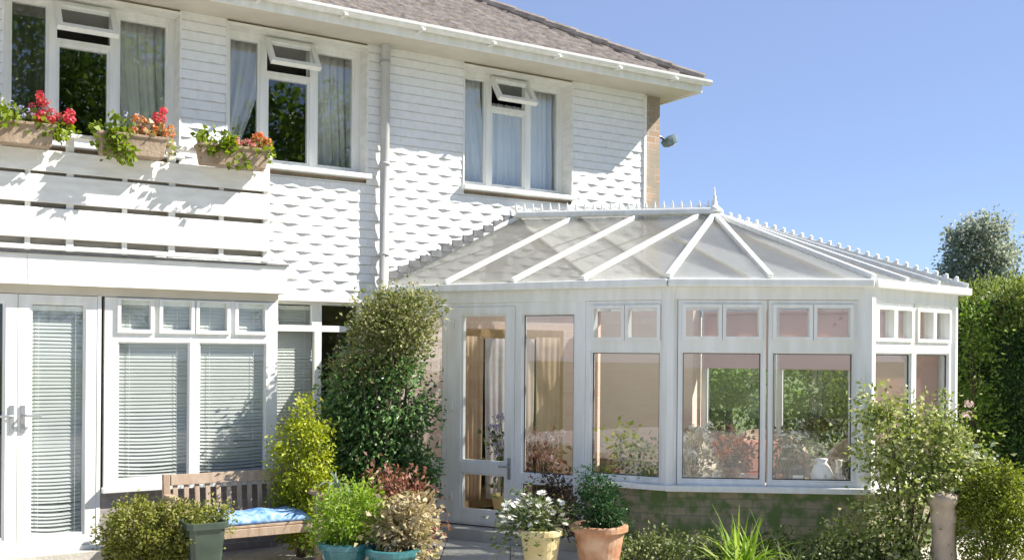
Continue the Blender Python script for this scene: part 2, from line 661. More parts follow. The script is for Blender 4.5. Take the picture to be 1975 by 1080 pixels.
LF_HEDGE_SUNLIT = leaf_mat("leaf_hedge_sunlit", [(.13, .19, .03), (.22, .28, .06), (.32, .35, .11)], .3)  # paler copy of the hedge leaf, sunlight on the top put into its colour
LF_BUSH = leaf_mat("leaf_bush", [(.08, .12, .01), (.15, .20, .02), (.24, .28, .045), (.34, .36, .10)], .35)
LF_TREE = leaf_mat("leaf_hazy_far_tree", [(.20, .235, .18), (.26, .295, .225), (.32, .35, .27), (.37, .39, .31)], .5)  # distance haze put into the leaf colour as pale grey-green
LF_GARD = leaf_mat("leaf_garden_shrub", [(.06, .12, .012), (.12, .22, .025), (.20, .32, .05), (.28, .36, .10)], .35)
LF_COVER = leaf_mat("leaf_ground_cover", [(.05, .08, .015), (.11, .15, .035), (.20, .24, .08), (.32, .33, .17)], .25)
LF_SILVER = leaf_mat("leaf_silver_white", [(.20, .25, .18), (.38, .43, .36), (.10, .15, .08)], .25)
LF_GERA = leaf_mat("leaf_geranium", [(.10, .15, .01), (.18, .25, .02), (.28, .34, .05)], .35)
P_RED = leaf_mat("petal_red", [(.55, .04, .07), (.70, .10, .14), (.62, .14, .10)], .3)
P_ORANGE = leaf_mat("petal_orange", [(.62, .24, .08), (.70, .36, .14), (.60, .15, .10)], .3)
P_PINK = leaf_mat("petal_pink", [(.66, .22, .24), (.72, .36, .34), (.60, .14, .16)], .3)
P_LAV = leaf_mat("petal_lavender", [(.38, .38, .58), (.48, .46, .64), (.55, .54, .66)], .3)
P_WHITE = leaf_mat("petal_white", [(.80, .80, .76), (.74, .74, .70), (.82, .80, .72)], .25)
P_PALEPINK = leaf_mat("petal_pale_pink", [(.62, .42, .38), (.70, .54, .48), (.72, .62, .56)], .25)

# ------------------------------------------------------------------ frames of the place
HA = math.atan2(.535, .845)
HF = T(-3.92, 8.78, 0, HA)             # house front: x along the wall, y into the house
hf = lambda x, y, z=0: HF @ Vector((x, y, z))
P0 = hf(3.15, 0)
A_ANG, C_ANG, D_ANG = rad(-28), rad(-4), rad(41)
FA = T(P0.x, P0.y, 0, A_ANG)
LA, LC, LD = 2.98, 1.68, 1.55
P1 = FA @ Vector((LA, 0, 0))
FC = T(P1.x, P1.y, 0, C_ANG)
P2 = FC @ Vector((LC, 0, 0))
FD = T(P2.x, P2.y, 0, D_ANG)
P3 = FD @ Vector((LD, 0, 0))
P4 = hf(5.9, 0)
E_ANG = math.atan2(P4.y - P3.y, P4.x - P3.x)
FE = T(P3.x, P3.y, 0, E_ANG)
LE = (P4 - P3).length
GZ = -.22

# ------------------------------------------------------------------ ground
tag(MB().box(-300, 300, -120, 500, GZ - .6, GZ - .02).build("ground", LAWN), None, None, kind="structure")
pv = MB()
for i in range(-18, 19):  # unseen paving added well beyond the view, pale to bounce light onto shaded walls
    for j in range(-20, 10):
        a = .6
        pv.box(i * a + .004, (i + 1) * a - .004, 5.2 + j * a + .004, 5.2 + (j + 1) * a - .004, GZ - .05, GZ + random.uniform(-.002, .002))
tag(pv.build("patio", PAVING), None, None, kind="structure")

# ------------------------------------------------------------------ house
house = thing("house", "white two storey house with hung tiles, a brown tiled roof and open upstairs windows", "house", HF)
UPW = [(-.37, 1.06, 3.30, 4.56), (1.49, 2.89, 3.30, 4.56), (4.0, 5.39, 3.30, 4.56)]
SL, SR = -2.6, 6.70
MB().plate(SL, SR, 2.08, 4.62, 0, .28, UPW).build("upper_wall", BRICK, house)
RECESS = (1.86, 2.95, -.2, 2.05)
INDOOR = (4.0, 5.32, -.1, 1.80)
MB().plate(1.84, SR, GZ, 2.08, .03, .28, [RECESS, INDOOR]).build("lower_wall", BRICK_PINK, house)
MB().box(SR - .28, SR - .002, .28, 7.0, GZ, 4.62).box(SL, SR - .002, 7.0, 7.25, GZ, 4.62).build("side_wall", BRICK, house)
MB().box(SL, SR - .28, .28, 7.0, 2.2, 2.34).box(SL, SR - .28, .28, 7.0, 4.58, 4.616).build("storey_floor", ROOM, house)
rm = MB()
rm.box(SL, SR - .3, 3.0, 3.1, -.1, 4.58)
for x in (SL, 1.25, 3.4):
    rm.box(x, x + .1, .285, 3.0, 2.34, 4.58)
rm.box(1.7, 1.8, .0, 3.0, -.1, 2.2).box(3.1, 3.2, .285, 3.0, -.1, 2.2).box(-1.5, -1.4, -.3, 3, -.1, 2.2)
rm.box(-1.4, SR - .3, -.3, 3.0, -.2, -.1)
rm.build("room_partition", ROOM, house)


# white hung tiles
def hung_tiles():
    v, f = [], []
    row_h, tw = .088, .255
    z, r = 2.06, 0
    seg = 6
    while z < 4.58:
        zt = min(z + row_h + .012, 4.6)
        free = [(SL, 6.45)]
        for (a, b, c, d) in UPW:
            a, b, c, d = a - .0, b + .0, c - .06, d + .02
            if zt > c and z < d:
                nf = []
                for (p, q) in free:
                    if b <= p or a >= q:
                        nf.append((p, q))
                        continue
                    if p < a:
                        nf.append((p, a))
                    if q > b:
                        nf.append((b, q))
                free = nf
        x = SL - (tw / 2 if r % 2 else 0)
        while x < 6.45:
            jx = random.uniform(-.006, .006)
            bulge = random.uniform(.014, .021) if random.random() > .05 else .006
            for (p, q) in free:
                a, b = max(x, p), min(x + tw - .0008, q)
                if b - a < .01:
                    continue
                base = len(v)
                for k in range(seg + 1):
                    xx = a + (b - a) * k / seg
                    g = max(0, math.sin(math.pi * (xx - x) / tw)) ** 3.0
                    yb = -(.0308 + bulge * g)
                    zz = z + random.uniform(-.002, .002)
                    v.append((xx, -.02, zz + .004))
                    v.append((xx, yb, zz))
                    v.append((xx, -.0285 - bulge * .12 * g, zt))
                for k in range(seg):
                    i = base + 3 * k
                    f.append((i, i + 3, i + 4, i + 1))
                    f.append((i + 1, i + 4, i + 5, i + 2))
            x += tw + 0 * jx
        z += row_h
        r += 1
    return v, f


random.seed(3)
v_, f_ = hung_tiles()
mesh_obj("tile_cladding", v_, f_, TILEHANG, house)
MB().box(6.42, 6.455, -.055, -.002, 2.05, 4.58).build("corner_trim", WHITE_PAINT, house)
MB().box(1.9, 6.45, -.05, .26, 2.03, 2.058).build("bell_board", WHITE_PAINT, house)


for (a, b, c, d) in UPW:
    rvl = MB().box(a - .012, a + .003, -.045, .132, c - .02, d + .02).box(b - .003, b + .012, -.045, .132, c - .02, d + .02).box(a + .0035, b - .0035, -.045, .132, d - .003, d + .02)
    rvl.build("window_reveal", WHITE_PAINT, house)


def casement(parent, x0, x1, z0, z1, y, gl):
    """three-light upstairs window with an open top vent in the middle"""
    ft, mw = .06, .065
    m1, m2 = x0 + .40, x0 + .90
    zt = z1 - .35
    holes = [(x0 + ft, m1 - mw / 2, z0 + ft, z1 - ft), (m1 + mw / 2, m2 - mw / 2, z0 + ft, zt - .03), (m1 + mw / 2, m2 - mw / 2, zt + .015, z1 - ft),
             (m2 + mw / 2, x1 - ft, z0 + ft, z1 - ft)]
    wd = MB().plate(x0 + .004, x1 - .004, z0 + .004, z1 - .004, y, y + .07, holes).build("window", WHITE, parent, bevel=.004)
    for i in (0, 1, 3):
        a, b, c, d = holes[i]
        MB().box(a - .004, b + .004, y + .03, y + .036, c - .004, d + .004).build("pane", gl, wd)
        MB().plate(a, b, c, d, y + .012, y + .06, [(a + .022, b - .022, c + .022, d - .022)]).build("glazing_bead", WHITE, wd)
    # open vent: hinged on its top edge
    a, b, c, d = holes[2]
    h = d - c + .05
    fr = Wm[parent] @ Matrix.Translation(((a + b) / 2, y - .01, d + .02)) @ Matrix.Rotation(rad(-36), 4, 'X')
    wv = (b - a) / 2 + .03
    MB().plate(-wv, wv, -h, 0, -.03, .02, [(-wv + .045, wv - .045, -h + .045, -.045)]).build("vent_sash", WHITE, wd, fr, bevel=.004)
    MB().box(-wv + .04, wv - .04, -.008, -.002, -h + .04, -.04).build("vent_pane", gl, wd, fr)
    MB().box(x0 - .03, x1 + .03, -.11, y + .02, z0 - .045, z0 + .002).build("sill", WHITE, wd, bevel=.006)
    for (a, b, c, d) in holes[1:2]:
        MB().box((a + b) / 2 - .05, (a + b) / 2 + .05, y - .018, y - .002, c - .04, c - .02).build("handle", WHITE, wd)
    return wd


for (a, b, c, d) in UPW:
    casement(house, a, b, c, d, .13, GLASS)

# soffit, gutter, roof
PITCH = math.tan(rad(30))
EY, EZ, EX = -.52, 4.70, 6.91
MB().box(SL, EX - .03, -.50, .0, 4.60, 4.615).box(SR, EX - .03, 0, 7.3, 4.60, 4.615).build("soffit", SOFFIT, house)
MB().box(SL, EX - .02, -.525, -.50, 4.58, 4.74).box(EX - .03, EX - .005, -.50, 7.3, 4.58, 4.74).build("fascia_board", WHITE, house)
gt = MB()
prof = [(-.058 * math.cos(t), -.058 * math.sin(t)) for t in np.linspace(0, math.pi, 9)]
for (sx0, sx1) in ((SL, 2.2), (2.2, 5.2), (5.2, EX + .03)):
    b0 = len(gt.v)
    for x in (sx0 + .0015, sx1 - .0015):
        for (a, z) in prof:
            gt.v.append((x, -.59 + a, 4.70 + z))
        for (a, z) in reversed(prof):
            gt.v.append((x, -.59 + a * .9, 4.703 + z * .9))
    k = len(prof) * 2
    for i in range(k):
        j = (i + 1) % k
        gt.f.append((b0 + i, b0 + j, b0 + k + j, b0 + k + i))
    gt.f.append(tuple(range(b0, b0 + k)))
    gt.f.append(tuple(reversed(range(b0 + k, b0 + 2 * k))))
for x in np.arange(SL + .2, EX, .8):
    gt.box(x - .015, x + .015, -.655, -.522, 4.63, 4.65)
gt.build("gutter", WHITE, house, smooth=False)

rv, rf = [], []
row, per, amp = .21, .20, .014
nrow = 22
xs_full = np.arange(SL, EX + .03, per / 8)
for j in range(nrow):
    t0, t1 = j * row * math.cos(rad(30)), (j + 1) * row * math.cos(rad(30)) + .03
    base = len(rv)
    xm0, xm1 = EX - t0, EX - t1
    xs = xs_full[xs_full <= xm0 + per / 8]
    jit = {}
    for x in xs:
        ph = 2 * math.pi * x / per
        wv = amp * (math.sin(ph) + .35 * math.sin(2 * ph + .6))
        tl = int(x // per)
        jit.setdefault(tl, random.uniform(-.004, .004))
        lift = .03 + jit[tl]
        xa, xb = min(x, xm0), min(x, xm1)
        rv.append((xa, EY + t0 - .05, EZ + (t0 - .05) * PITCH + wv + lift - .03))
        rv.append((xa, EY + t0 - .05, EZ + (t0 - .05) * PITCH + wv + lift))
        rv.append((xb, EY + t1 - .05, EZ + (t1 - .05) * PITCH + wv + .004))
    for k in range(len(xs) - 1):
        i = base + 3 * k
        rf.append((i, i + 3, i + 4, i + 1))
        rf.append((i + 1, i + 4, i + 5, i + 2))
roof = mesh_obj("roof", rv, rf, ROOFTILE, house)
RT = 3.75
rb = MB()
ap = (EX - RT, EY + RT, EZ + RT * PITCH)
rb.poly([(SL, EY, EZ - .02), (EX, EY, EZ - .02), (ap[0], ap[1], ap[2] - .02), (SL, ap[1], ap[2] - .02)])
rb.poly([(EX, EY, EZ), (EX, 7.45, EZ), ap])
rb.poly([(EX, 7.45, EZ), (SL, 7.45, EZ), (SL, ap[1], ap[2]), ap])
rb.build("roof_slope", ROOFTILE, house)
hp = MB()
for i in range(14):
    a, b = i / 14 * RT * .99, (i + 1) / 14 * RT * .99 + .03
    p = lambda t, o: (EX - t, EY + t, EZ + t * PITCH + .02 + o)
    hp.tube([p(a, .0), p(b, -.012)], [.082, .076], 10)
hp.build("hip_tile", ROOFTILE, roof, smooth=False)

# downpipe
dp = MB().tube([(3.05, -.115, 4.598), (3.05, -.115, 2.0)], .046, 14)
for z in (4.40, 3.4, 2.5):
    dp.lathe([(.056, 0), (.056, .03)], 12, (3.05, -.115, z)).box(3.03, 3.07, -.075, -.03, z, z + .03)
dp.build("downpipe", pm("grey_pipe_paint", (.46, .46, .44), (.40, .40, .38), 5, .5), house, smooth=True)

# ground floor bay: fascia, flat roof, doors, window
GY = -.45
MB().box(SL, 1.86, -.53, -.004, 2.08, 2.29).build("bay_roof", SOFFIT, house)
fb = MB()
for (a, b) in ((SL, -.249), (-.243, 1.89)):
    fb.box(a, b, -.556, -.531, 2.06, 2.305)
fb.box(-.249, -.243, -.553, -.531, 2.06, 2.305).box(1.865, 1.889, -.531, -.05, 2.06, 2.305)
fb.build("bay_fascia", WHITE_PAINT, house, bevel=.004)
MB().box(SL, 1.90, -.575, 0, 2.306, 2.325).build("bay_roof_edge", LEAD, house)
MB().plate(.335, 1.85, GZ, .37, GY + .003, GY + .22, []).build("bay_wall", BRICK_GREY, house)
MB().plate(1.84, 1.87, GZ, 2.08, GY + .08, .03, []).build("bay_cheek", WHITE, house)
MB().plate(SL, 1.85, 1.99, 2.08, GY + .004, GY + .08, []).build("head_board", SOFFIT, house)
MB().box(-.6, .34, -.58, GY + .1, GZ, -.09).build("door_step", PAVING, house)


def leaf_of_door(name, x0, x1, handle_x, y=GY):
    zb, zt = -.05, 1.985
    hole = (x0 + .085, x1 - .085, .035, 1.925)
    d = MB().plate(x0, x1, zb, zt, y, y + .06, [hole]).build(name, WHITE, house, bevel=.004)
    a, b, c, e = hole
    MB().plate(a, b, c, e, y + .012, y + .05, [(a + .02, b - .02, c + .02, e - .02)]).build("glazing_bead", WHITE, d)
    MB().box(a, b, y + .026, y + .032, c, e).build("pane", GLASS_LOW, d)
    h = MB().box(handle_x - .016, handle_x + .016, y - .012, y - .001, .88, 1.10)
    s = 1 if handle_x < (x0 + x1) / 2 else -1
    h.tube([(handle_x, y - .008, 1.02), (handle_x, y - .05, 1.02), (handle_x + s * .02, y - .06, 1.02), (handle_x + s * .13, y - .06, 1.015)], .010, 8)
    h.build("handle", STEEL, d, smooth=False)
    return d


leaf_of_door("patio_door", -1.02, -.297, -.335)
leaf_of_door("patio_door", -.293, .30, -.255)
MB().box(.302, .332, GY - .004, GY + .07, -.09, 1.99).build("door_post", WHITE, house)
MB().box(-1.06, .335, GY - .03, GY + .09, -.09, -.052).build("threshold", WHITE, house)
bx0, bx1, bz0, bz1 = .36, 1.84, .40, 1.985
BH = [(.465, 1.06, .455, 1.615), (1.14, 1.74, .455, 1.615)]
TH = []
for (a, b) in ((.465, 1.085), (1.115, 1.74)):
    wv = (b - a - .10) / 2
    TH += [(a + .02, a + .02 + wv - .02, 1.72, 1.965), (b - .02 - wv + .02, b - .02, 1.72, 1.965)]
bw_ = MB().plate(bx0, bx1, bz0, bz1, GY, GY + .07, BH + TH).build("bay_window", WHITE, house, bevel=.004)
for (a, b, c, d) in BH:
    MB().box(a, b, GY + .03, GY + .036, c, d).build("pane", GLASS_LOW, bw_)
    MB().plate(a, b, c, d, GY + .014, GY + .06, [(a + .012, b - .012, c + .012, d - .012)]).build("glazing_bead", WHITE, bw_)
for (a, b, c, d) in TH:
    MB().plate(a - .028, b + .028, c - .03, d + .012, GY - .022, GY - .001, [(a, b, c, d)]).build("top_light_sash", WHITE, bw_, bevel=.003)
    MB().box(a, b, GY + .03, GY + .036, c, d).build("pane", GLASS_LOW, bw_)
MB().box(.34, 1.88, GY - .075, GY - .002, .365, .41).build("sill", WHITE, bw_, bevel=.006)
# recessed window right of the bay
rw = MB().plate(1.875, 2.945, -.19, 2.045, .06, .12, [(1.93, 2.40, .0, 1.74), (2.47, 2.89, .0, 1.74), (2.03, 2.37, 1.80, 2.0), (2.47, 2.86, 1.80, 2.0)]).build("recessed_window", WHITE, house, bevel=.004)
for q in [(1.93, 2.40, .0, 1.74), (2.47, 2.89, .0, 1.74), (2.03, 2.37, 1.80, 2.0), (2.47, 2.86, 1.80, 2.0)]:
    MB().box(q[0], q[1], .09, .096, q[2], q[3]).build("pane", GLASS_LOW, rw)
# doorway from the house into the conservatory
idr = MB().plate(4.0, 5.32, -.1, 1.80, .0, .2, [(4.09, 4.55, .1, 1.70), (4.66, 5.23, .1, 1.70)]).build("inner_door", OAK, house, bevel=.004)
for (a, b) in ((4.09, 4.55), (4.66, 5.23)):
    MB().box(a, b, .08, .086, .1, 1.70).build("pane", GLASS_CLEAR, idr)
# flashing of the conservatory roof on the house wall
fl = MB()
for i in range(12):
    t = i / 12
    x, z = 3.10 + 1.5 * t, 2.31 + .72 * t
    fl.box(x, x + .12, -.085 - .004 * (i % 2), -.06, z - .02, z + .045)
fl.build("roof_flashing", LEAD, house)

# ------------------------------------------------------------------ balcony rail
rail = thing("balcony_rail", "white painted board balustrade above the patio doors", "balcony", HF)
YR = -.60
for (z0, z1) in ((2.425, 2.665), (2.705, 2.925), (2.95, 3.12)):
    MB().box(SL, 1.70, YR - .022, YR, z0, z1).build("rail_board", WHITE_PAINT, rail, bevel=.004)
for x in (-.95, .06, .86, 1.68):
    MB().box(x - .028, x + .028, YR + .002, YR + .06, 2.33, 3.30).build("post", WHITE_PAINT, rail, bevel=.004)
for k, x in enumerate((-.25, .48, 1.28)):
    MB().box(x - .02, x + .02, YR + .004, YR + .04, 2.33, 3.1).build("baluster", WHITE_PAINT, rail)
MB().box(SL, 1.66, YR + .062, YR + .075, 2.38, 3.05).build("backing_board", pm("weathered_backing_board", (.34, .30, .26), (.50, .46, .42), 5, .9, stretch=(1, 1, 6)), rail)
MB().box(SL, 1.72, YR - .03, YR + .08, 3.235, 3.268).build("top_rail", WHITE_PAINT, rail, bevel=.004)
MB().box(SL, 1.72, YR - .0, YR + .05, 2.335, 2.37).build("bottom_rail", WHITE_PAINT, rail, bevel=.004)

# flower troughs on the rail, each with its plants
def trough(x0, x1, label):
    b = thing("flower_trough", label, "flower box", HF @ Matrix.Translation(((x0 + x1) / 2, -.73, 3.115)), "troughs hooked on the white balcony rail")
    h = (x1 - x0) / 2
    m = MB()
    n = 12
    for (o, z) in ((0, 0), (.025, .15), (.035, .15), (.035, .172), (.015, .172), (.0, .13)):
        pass
    pr = [(-h + .02, -.07, 0), (h - .02, -.07, 0), (h - .02, .07, 0), (-h + .02, .07, 0)]
    rings = []
    for (gx, z) in ((0, 0), (.02, .145), (.032, .146), (.034, .17), (.018, .171), (.010, .135)):
        ring = []
        for (sx, sy) in ((-1, -1), (1, -1), (1, 1), (-1, 1)):
            ring.append(len(m.v))
            m.v.append((sx * (h - .02 + gx), sy * (.07 + gx), z))
        rings.append(ring)
    for i in range(len(rings) - 1):
        for k in range(4):
            m.f.append((rings[i][k], rings[i][(k + 1) % 4], rings[i + 1][(k + 1) % 4], rings[i + 1][k]))
    m.f.append(tuple(reversed(rings[0])))
    m.build("trough_body", TERRA_OLD, b, bevel=.005)
    MB().box(-h + .03, h - .03, -.065, .065, .10, .136).build("soil", SOIL, b)
    for x in (-h * .6, h * .6):
        MB().box(x - .012, x + .012, .106, .112, .02, .16).build("bracket", WHITE_PAINT, b)
    return b


trough(-.66, -.09, "brown trough at the left end of the balcony rail, lavender and red flowers in it")
trough(.24, .76, "middle brown trough on the balcony rail, with green trailing leaves")
trough(1.04, 1.62, "brown trough nearest the downpipe, with pink and orange flowers")


def box_plant(name, label, x, blobs, n, mat, fl=None, fmat=None, fpts=None, leaf=.045, group=None, maker=None):
    p = thing(name, label, "plant", HF @ Matrix.Translation((x, -.73, 3.24)), group)
    foliage("foliage", blobs, n, leaf, mat, p, aspect=.8, sigma=.03)
    if fpts:
        add_flowers(p, Wm[p], fpts, maker, fmat, (0, 0, .02))
    return p


random.seed(5)
sc = lambda n, rx, ry, z0, z1, cx=0, cy=-.02: [(cx + random.uniform(-rx, rx), cy + random.uniform(-ry, ry), random.uniform(z0, z1)) for _ in range(n)]
cl = lambda: cluster_mb(.035)
box_plant("trailing_plant", "yellow-green leafy plant in the left end of the leftmost trough", -.50, [(0, -.03, .05, .15, .10, .10), (-.08, -.06, -.01, .1, .07, .09)], 420, LF_GERA)
box_plant("lavender_plant", "pale lavender flowering plant beside the red flowers in the leftmost trough", -.27, [(0, 0, .03, .10, .07, .06)], 160, LF_GERA, fmat=P_LAV, fpts=sc(22, .13, .06, .08, .20), maker=lambda: cluster_mb(.02, 12))
box_plant("red_geranium", "bright red geranium at the right end of the leftmost trough", -.10, [(-.02, 0, .03, .12, .07, .07)], 220, LF_GERA, fmat=P_RED, fpts=sc(26, .15, .06, .07, .18) + sc(5, .05, .05, .18, .27, -.05), maker=cl)
box_plant("trailing_plant", "fresh green plant trailing over the left side of the middle trough", .36, [(0, -.04, .05, .14, .09, .11), (.03, -.09, -.05, .10, .04, .10)], 480, LF_GERA)
box_plant("lavender_plant", "thin pale blue sprigs in the centre of the middle trough", .47, [(0, 0, .03, .08, .06, .05)], 120, LF_GERA, fmat=P_LAV, fpts=sc(14, .12, .05, .10, .22), maker=lambda: cluster_mb(.018, 10))
box_plant("orange_geranium", "orange and red geranium at the right end of the middle trough", .66, [(0, 0, .03, .13, .08, .07), (.1, -.03, .02, .07, .06, .05)], 220, LF_PEACH, fmat=P_ORANGE, fpts=sc(26, .16, .06, .05, .18), maker=cl)
box_plant("red_geranium", "single tall red flower spike rising above the middle trough", .72, [(0, .02, .05, .05, .04, .05)], 60, LF_GERA, fmat=P_RED, fpts=sc(7, .04, .04, .18, .29), maker=cl)
box_plant("trailing_plant", "green plant filling the left half of the trough nearest the downpipe", 1.19, [(0, -.03, .04, .15, .10, .09), (.06, -.08, -.03, .10, .04, .07)], 420, LF_GERA)
box_plant("pink_geranium", "pink geranium in the middle of the trough nearest the downpipe", 1.40, [(0, 0, .02, .10, .08, .05)], 140, LF_GERA, fmat=P_PINK, fpts=sc(22, .11, .07, .03, .12), maker=cl)
box_plant("orange_geranium", "orange geranium at the right end of the trough nearest the downpipe", 1.55, [(0, 0, .03, .09, .08, .06)], 150, LF_GERA, fmat=P_ORANGE, fpts=sc(20, .09, .06, .05, .17), maker=cl)

# ------------------------------------------------------------------ blinds and curtains
def blind(name, label, x0, x1, z0, z1, y, group="closed venetian blinds of the ground floor"):
    b = thing(name, label, "blind", HF @ Matrix.Translation((x0, y, z0)), group)
    wd, h = x1 - x0, z1 - z0
    n = int(h / .030)
    m = MB()
    for i in range(n):
        zc = h - .05 - i * .030
        if zc < .02:
            break
        low = max(0, 1 - zc / .75)
        tilt = rad(72 - 24 * low + random.uniform(-4, 4))
        sag = .016 * low * random.uniform(.4, 1.3)
        slope = random.uniform(-.006, .004) - .014 * low
        base = len(m.v)
        sg = 8
        for k in range(sg + 1):
            x = wd * k / sg
            zz = zc - sag * math.sin(math.pi * k / sg * 1.2) + slope * (k / sg)
            for q in (-1, 0, 1):
                m.v.append((x, q * .018 * math.cos(tilt), zz + q * .018 * math.sin(tilt) + (.003 if q == 0 else 0)))
        for k in range(sg):
            i0 = base + 3 * k
            m.f += [(i0, i0 + 3, i0 + 4, i0 + 1), (i0 + 1, i0 + 4, i0 + 5, i0 + 2)]
    m.build("slats", BLIND, b)
    MB().box(0, wd, -.02, .02, h - .04, h).build("head_rail", WHITE, b)
    MB().box(wd * .18 - .001, wd * .18 + .001, -.021, -.019, .02, h - .04).box(wd * .82 - .001, wd * .82 + .001, -.021, -.019, .02, h - .04).build("ladder_cord", CURT_GREY, b)
    MB().box(0, wd, -.014, .014, .0, .014).build("bottom_rail", WHITE, b)


random.seed(11)
BY = GY + .062
blind("venetian_blind", "long white venetian blind behind the patio door glass", -.215, .22, .04, 1.90, BY)
blind("venetian_blind", "white venetian blind behind the left pane of the window above the bench", .455, 1.07, .46, 1.965, BY)
blind("venetian_blind", "white venetian blind behind the right pane of the window above the bench", 1.13, 1.745, .46, 1.965, BY)
blind("venetian_blind", "white blind behind the recessed window beside the leafy climber", 1.92, 2.41, .02, 1.99, .16)


def curtain(label, mat, top, bot, z0, z1, y, folds=9, amp=.03, name="curtain", group=None, kind=None):
    """gathered cloth: top/bot = (x0, x1) ranges, tied in at the bottom when they differ"""
    v, f = [], []
    nx, nz = folds * 8, 14
    ph = random.uniform(0, 6)
    for j in range(nz + 1):
        t = j / nz
        e = t ** 1.6
        a = top[0] + (bot[0] - top[0]) * e
        b = top[1] + (bot[1] - top[1]) * e
        for i in range(nx + 1):
            u = i / nx
            v.append((a + (b - a) * u, y + amp * (.75 * math.sin(u * folds * 2 * math.pi + .4 * math.sin(j * .5) + ph) + .5 * math.sin(u * folds * 3.3 + 2 * ph)) * (.6 + .4 * t), z1 - (z1 - z0) * t))
    for j in range(nz):
        for i in range(nx):
            k = j * (nx + 1) + i
            f.append((k, k + 1, k + nx + 2, k + nx + 1))
    o = mesh_obj(name, v, f, mat, None, HF, smooth=True)
    sm = o.modifiers.new("thickness", 'SOLIDIFY')
    sm.thickness = .004
    return tag(o, label, "curtain", group)


curtain("added dark olive curtain, standing in for mirrored trees, at the left side of the window above the leftmost trough", CURT_REFLECTION, (-.5, .08), (-.5, .02), 3.2, 4.55, .42, 6)
curtain("grey-green curtain at the right side of the window above the middle trough", CURT_GREY, (.58, 1.20), (.70, 1.20), 3.2, 4.55, .42, 8)
curtain("pale curtain swept to the left in the window above the pink flowers", CURT_GREY, (1.42, 2.0), (1.42, 1.58), 3.2, 4.55, .40, 7)
curtain("grey curtain hanging at the right of the window beside the downpipe", CURT_GREY, (2.42, 3.05), (2.50, 3.05), 3.2, 4.55, .42, 8)
curtain("left pale blue curtain drawn across the window nearest the house corner", CURT_BLUE, (3.95, 4.42), (3.95, 4.58), 3.2, 4.55, .36, 8)
curtain("middle pale blue curtain drawn across the window nearest the house corner", CURT_BLUE, (4.52, 5.0), (4.50, 5.0), 3.2, 4.32, .37, 9)
curtain("right pale blue curtain drawn across the window nearest the house corner", CURT_BLUE, (4.98, 5.55), (4.98, 5.55), 3.2, 4.55, .36, 8)
curtain("brown curtain hanging beside the inner door seen through the conservatory", CURT_BROWN, (4.88, 5.2), (4.9, 5.2), .0, 1.72, -.10, 4, .014)
curtain("golden brown curtain at the left of the inner door behind the conservatory door", CURT_BROWN, (4.0, 4.22), (4.02, 4.2), .0, 1.72, -.10, 4, .014)

curtain("mauve grey curtain hanging in the inner door behind the conservatory door", pm("mauve_curtain", (.50, .44, .44), (.58, .54, .53), 5, .9), (4.24, 4.56), (4.27, 4.55), .0, 1.70, -.10, 4, .012)
curtain("pale pinkish curtain at the right of the inner door in the conservatory", pm("pale_pink_curtain", (.70, .55, .46), (.76, .62, .54), 5, .9), (4.62, 4.86), (4.62, 4.84), .0, 1.70, -.10, 3, .012)
# ------------------------------------------------------------------ security lamp on the house corner
lamp = thing("security_lamp", "small grey floodlight jutting from the brick house corner against the sky", "lamp", HF @ Matrix.Translation((6.70, .10, 4.17)))
MB().box(0, .03, -.05, .05, -.05, .07).build("mount", DARK, lamp, bevel=.004)
MB().tube([(.03, 0, .0), (.10, 0, -.01), (.15, -.02, -.04)], .016, 8).build("arm", DARK, lamp)
fr = Wm[lamp] @ Matrix.Translation((.22, -.03, -.05)) @ Matrix.Rotation(rad(-32), 4, 'Y')
MB().lathe([(.055, -.05), (.085, -.03), (.095, .03), (.07, .05), (.03, .06)], 16).build("lamp_head", LAMPGREY, lamp, fr @ Matrix.Scale(1.25, 4, (1, 0, 0)))
MB().tube([(.012, .04, -.05), (.012, .045, -.3), (.012, .05, -.9)], .006, 6).build("cable", DARK, lamp)
MB().lathe([(.05, -.056), (.05, -.051)], 16).build("lens", CERAMIC, lamp, fr)

# ------------------------------------------------------------------ conservatory
cons = thing("conservatory", "white framed conservatory with a pitched translucent roof on a low mossy brick wall", "conservatory", T(P0.x, P0.y, GZ))
ZS, ZE = .40, 2.16                     # sill and eaves
RID_L = hf(4.63, -.07, 3.0)
FIN = Vector((2.115, 10.9, 3.02))
outw = .10


def off(fr, L, a=0, b=0):
    return fr @ Vector((a, -outw, 0)), fr @ Vector((L + b, -outw, 0))


def isect(p, q, r, s_):
    d1, d2 = q - p, s_ - r
    k = (r - p).cross(d2).z / d1.cross(d2).z
    return p + d1 * k


a0, a1 = off(FA, LA)
c0, c1 = off(FC, LC)
d0, d1 = off(FD, LD)
e0, e1 = off(FE, LE)
hw0, hw1 = hf(0, 0), hf(1, 0)
V0 = isect(a0, a1, hw0, hw1)
V1 = isect(a0, a1, c0, c1)
V2 = isect(c0, c1, d0, d1)
V3 = isect(d0, d1, e0, e1)
V4 = isect(e0, e1, hw0, hw1)
ez = lambda p, z=ZE: Vector((p.x, p.y, z))

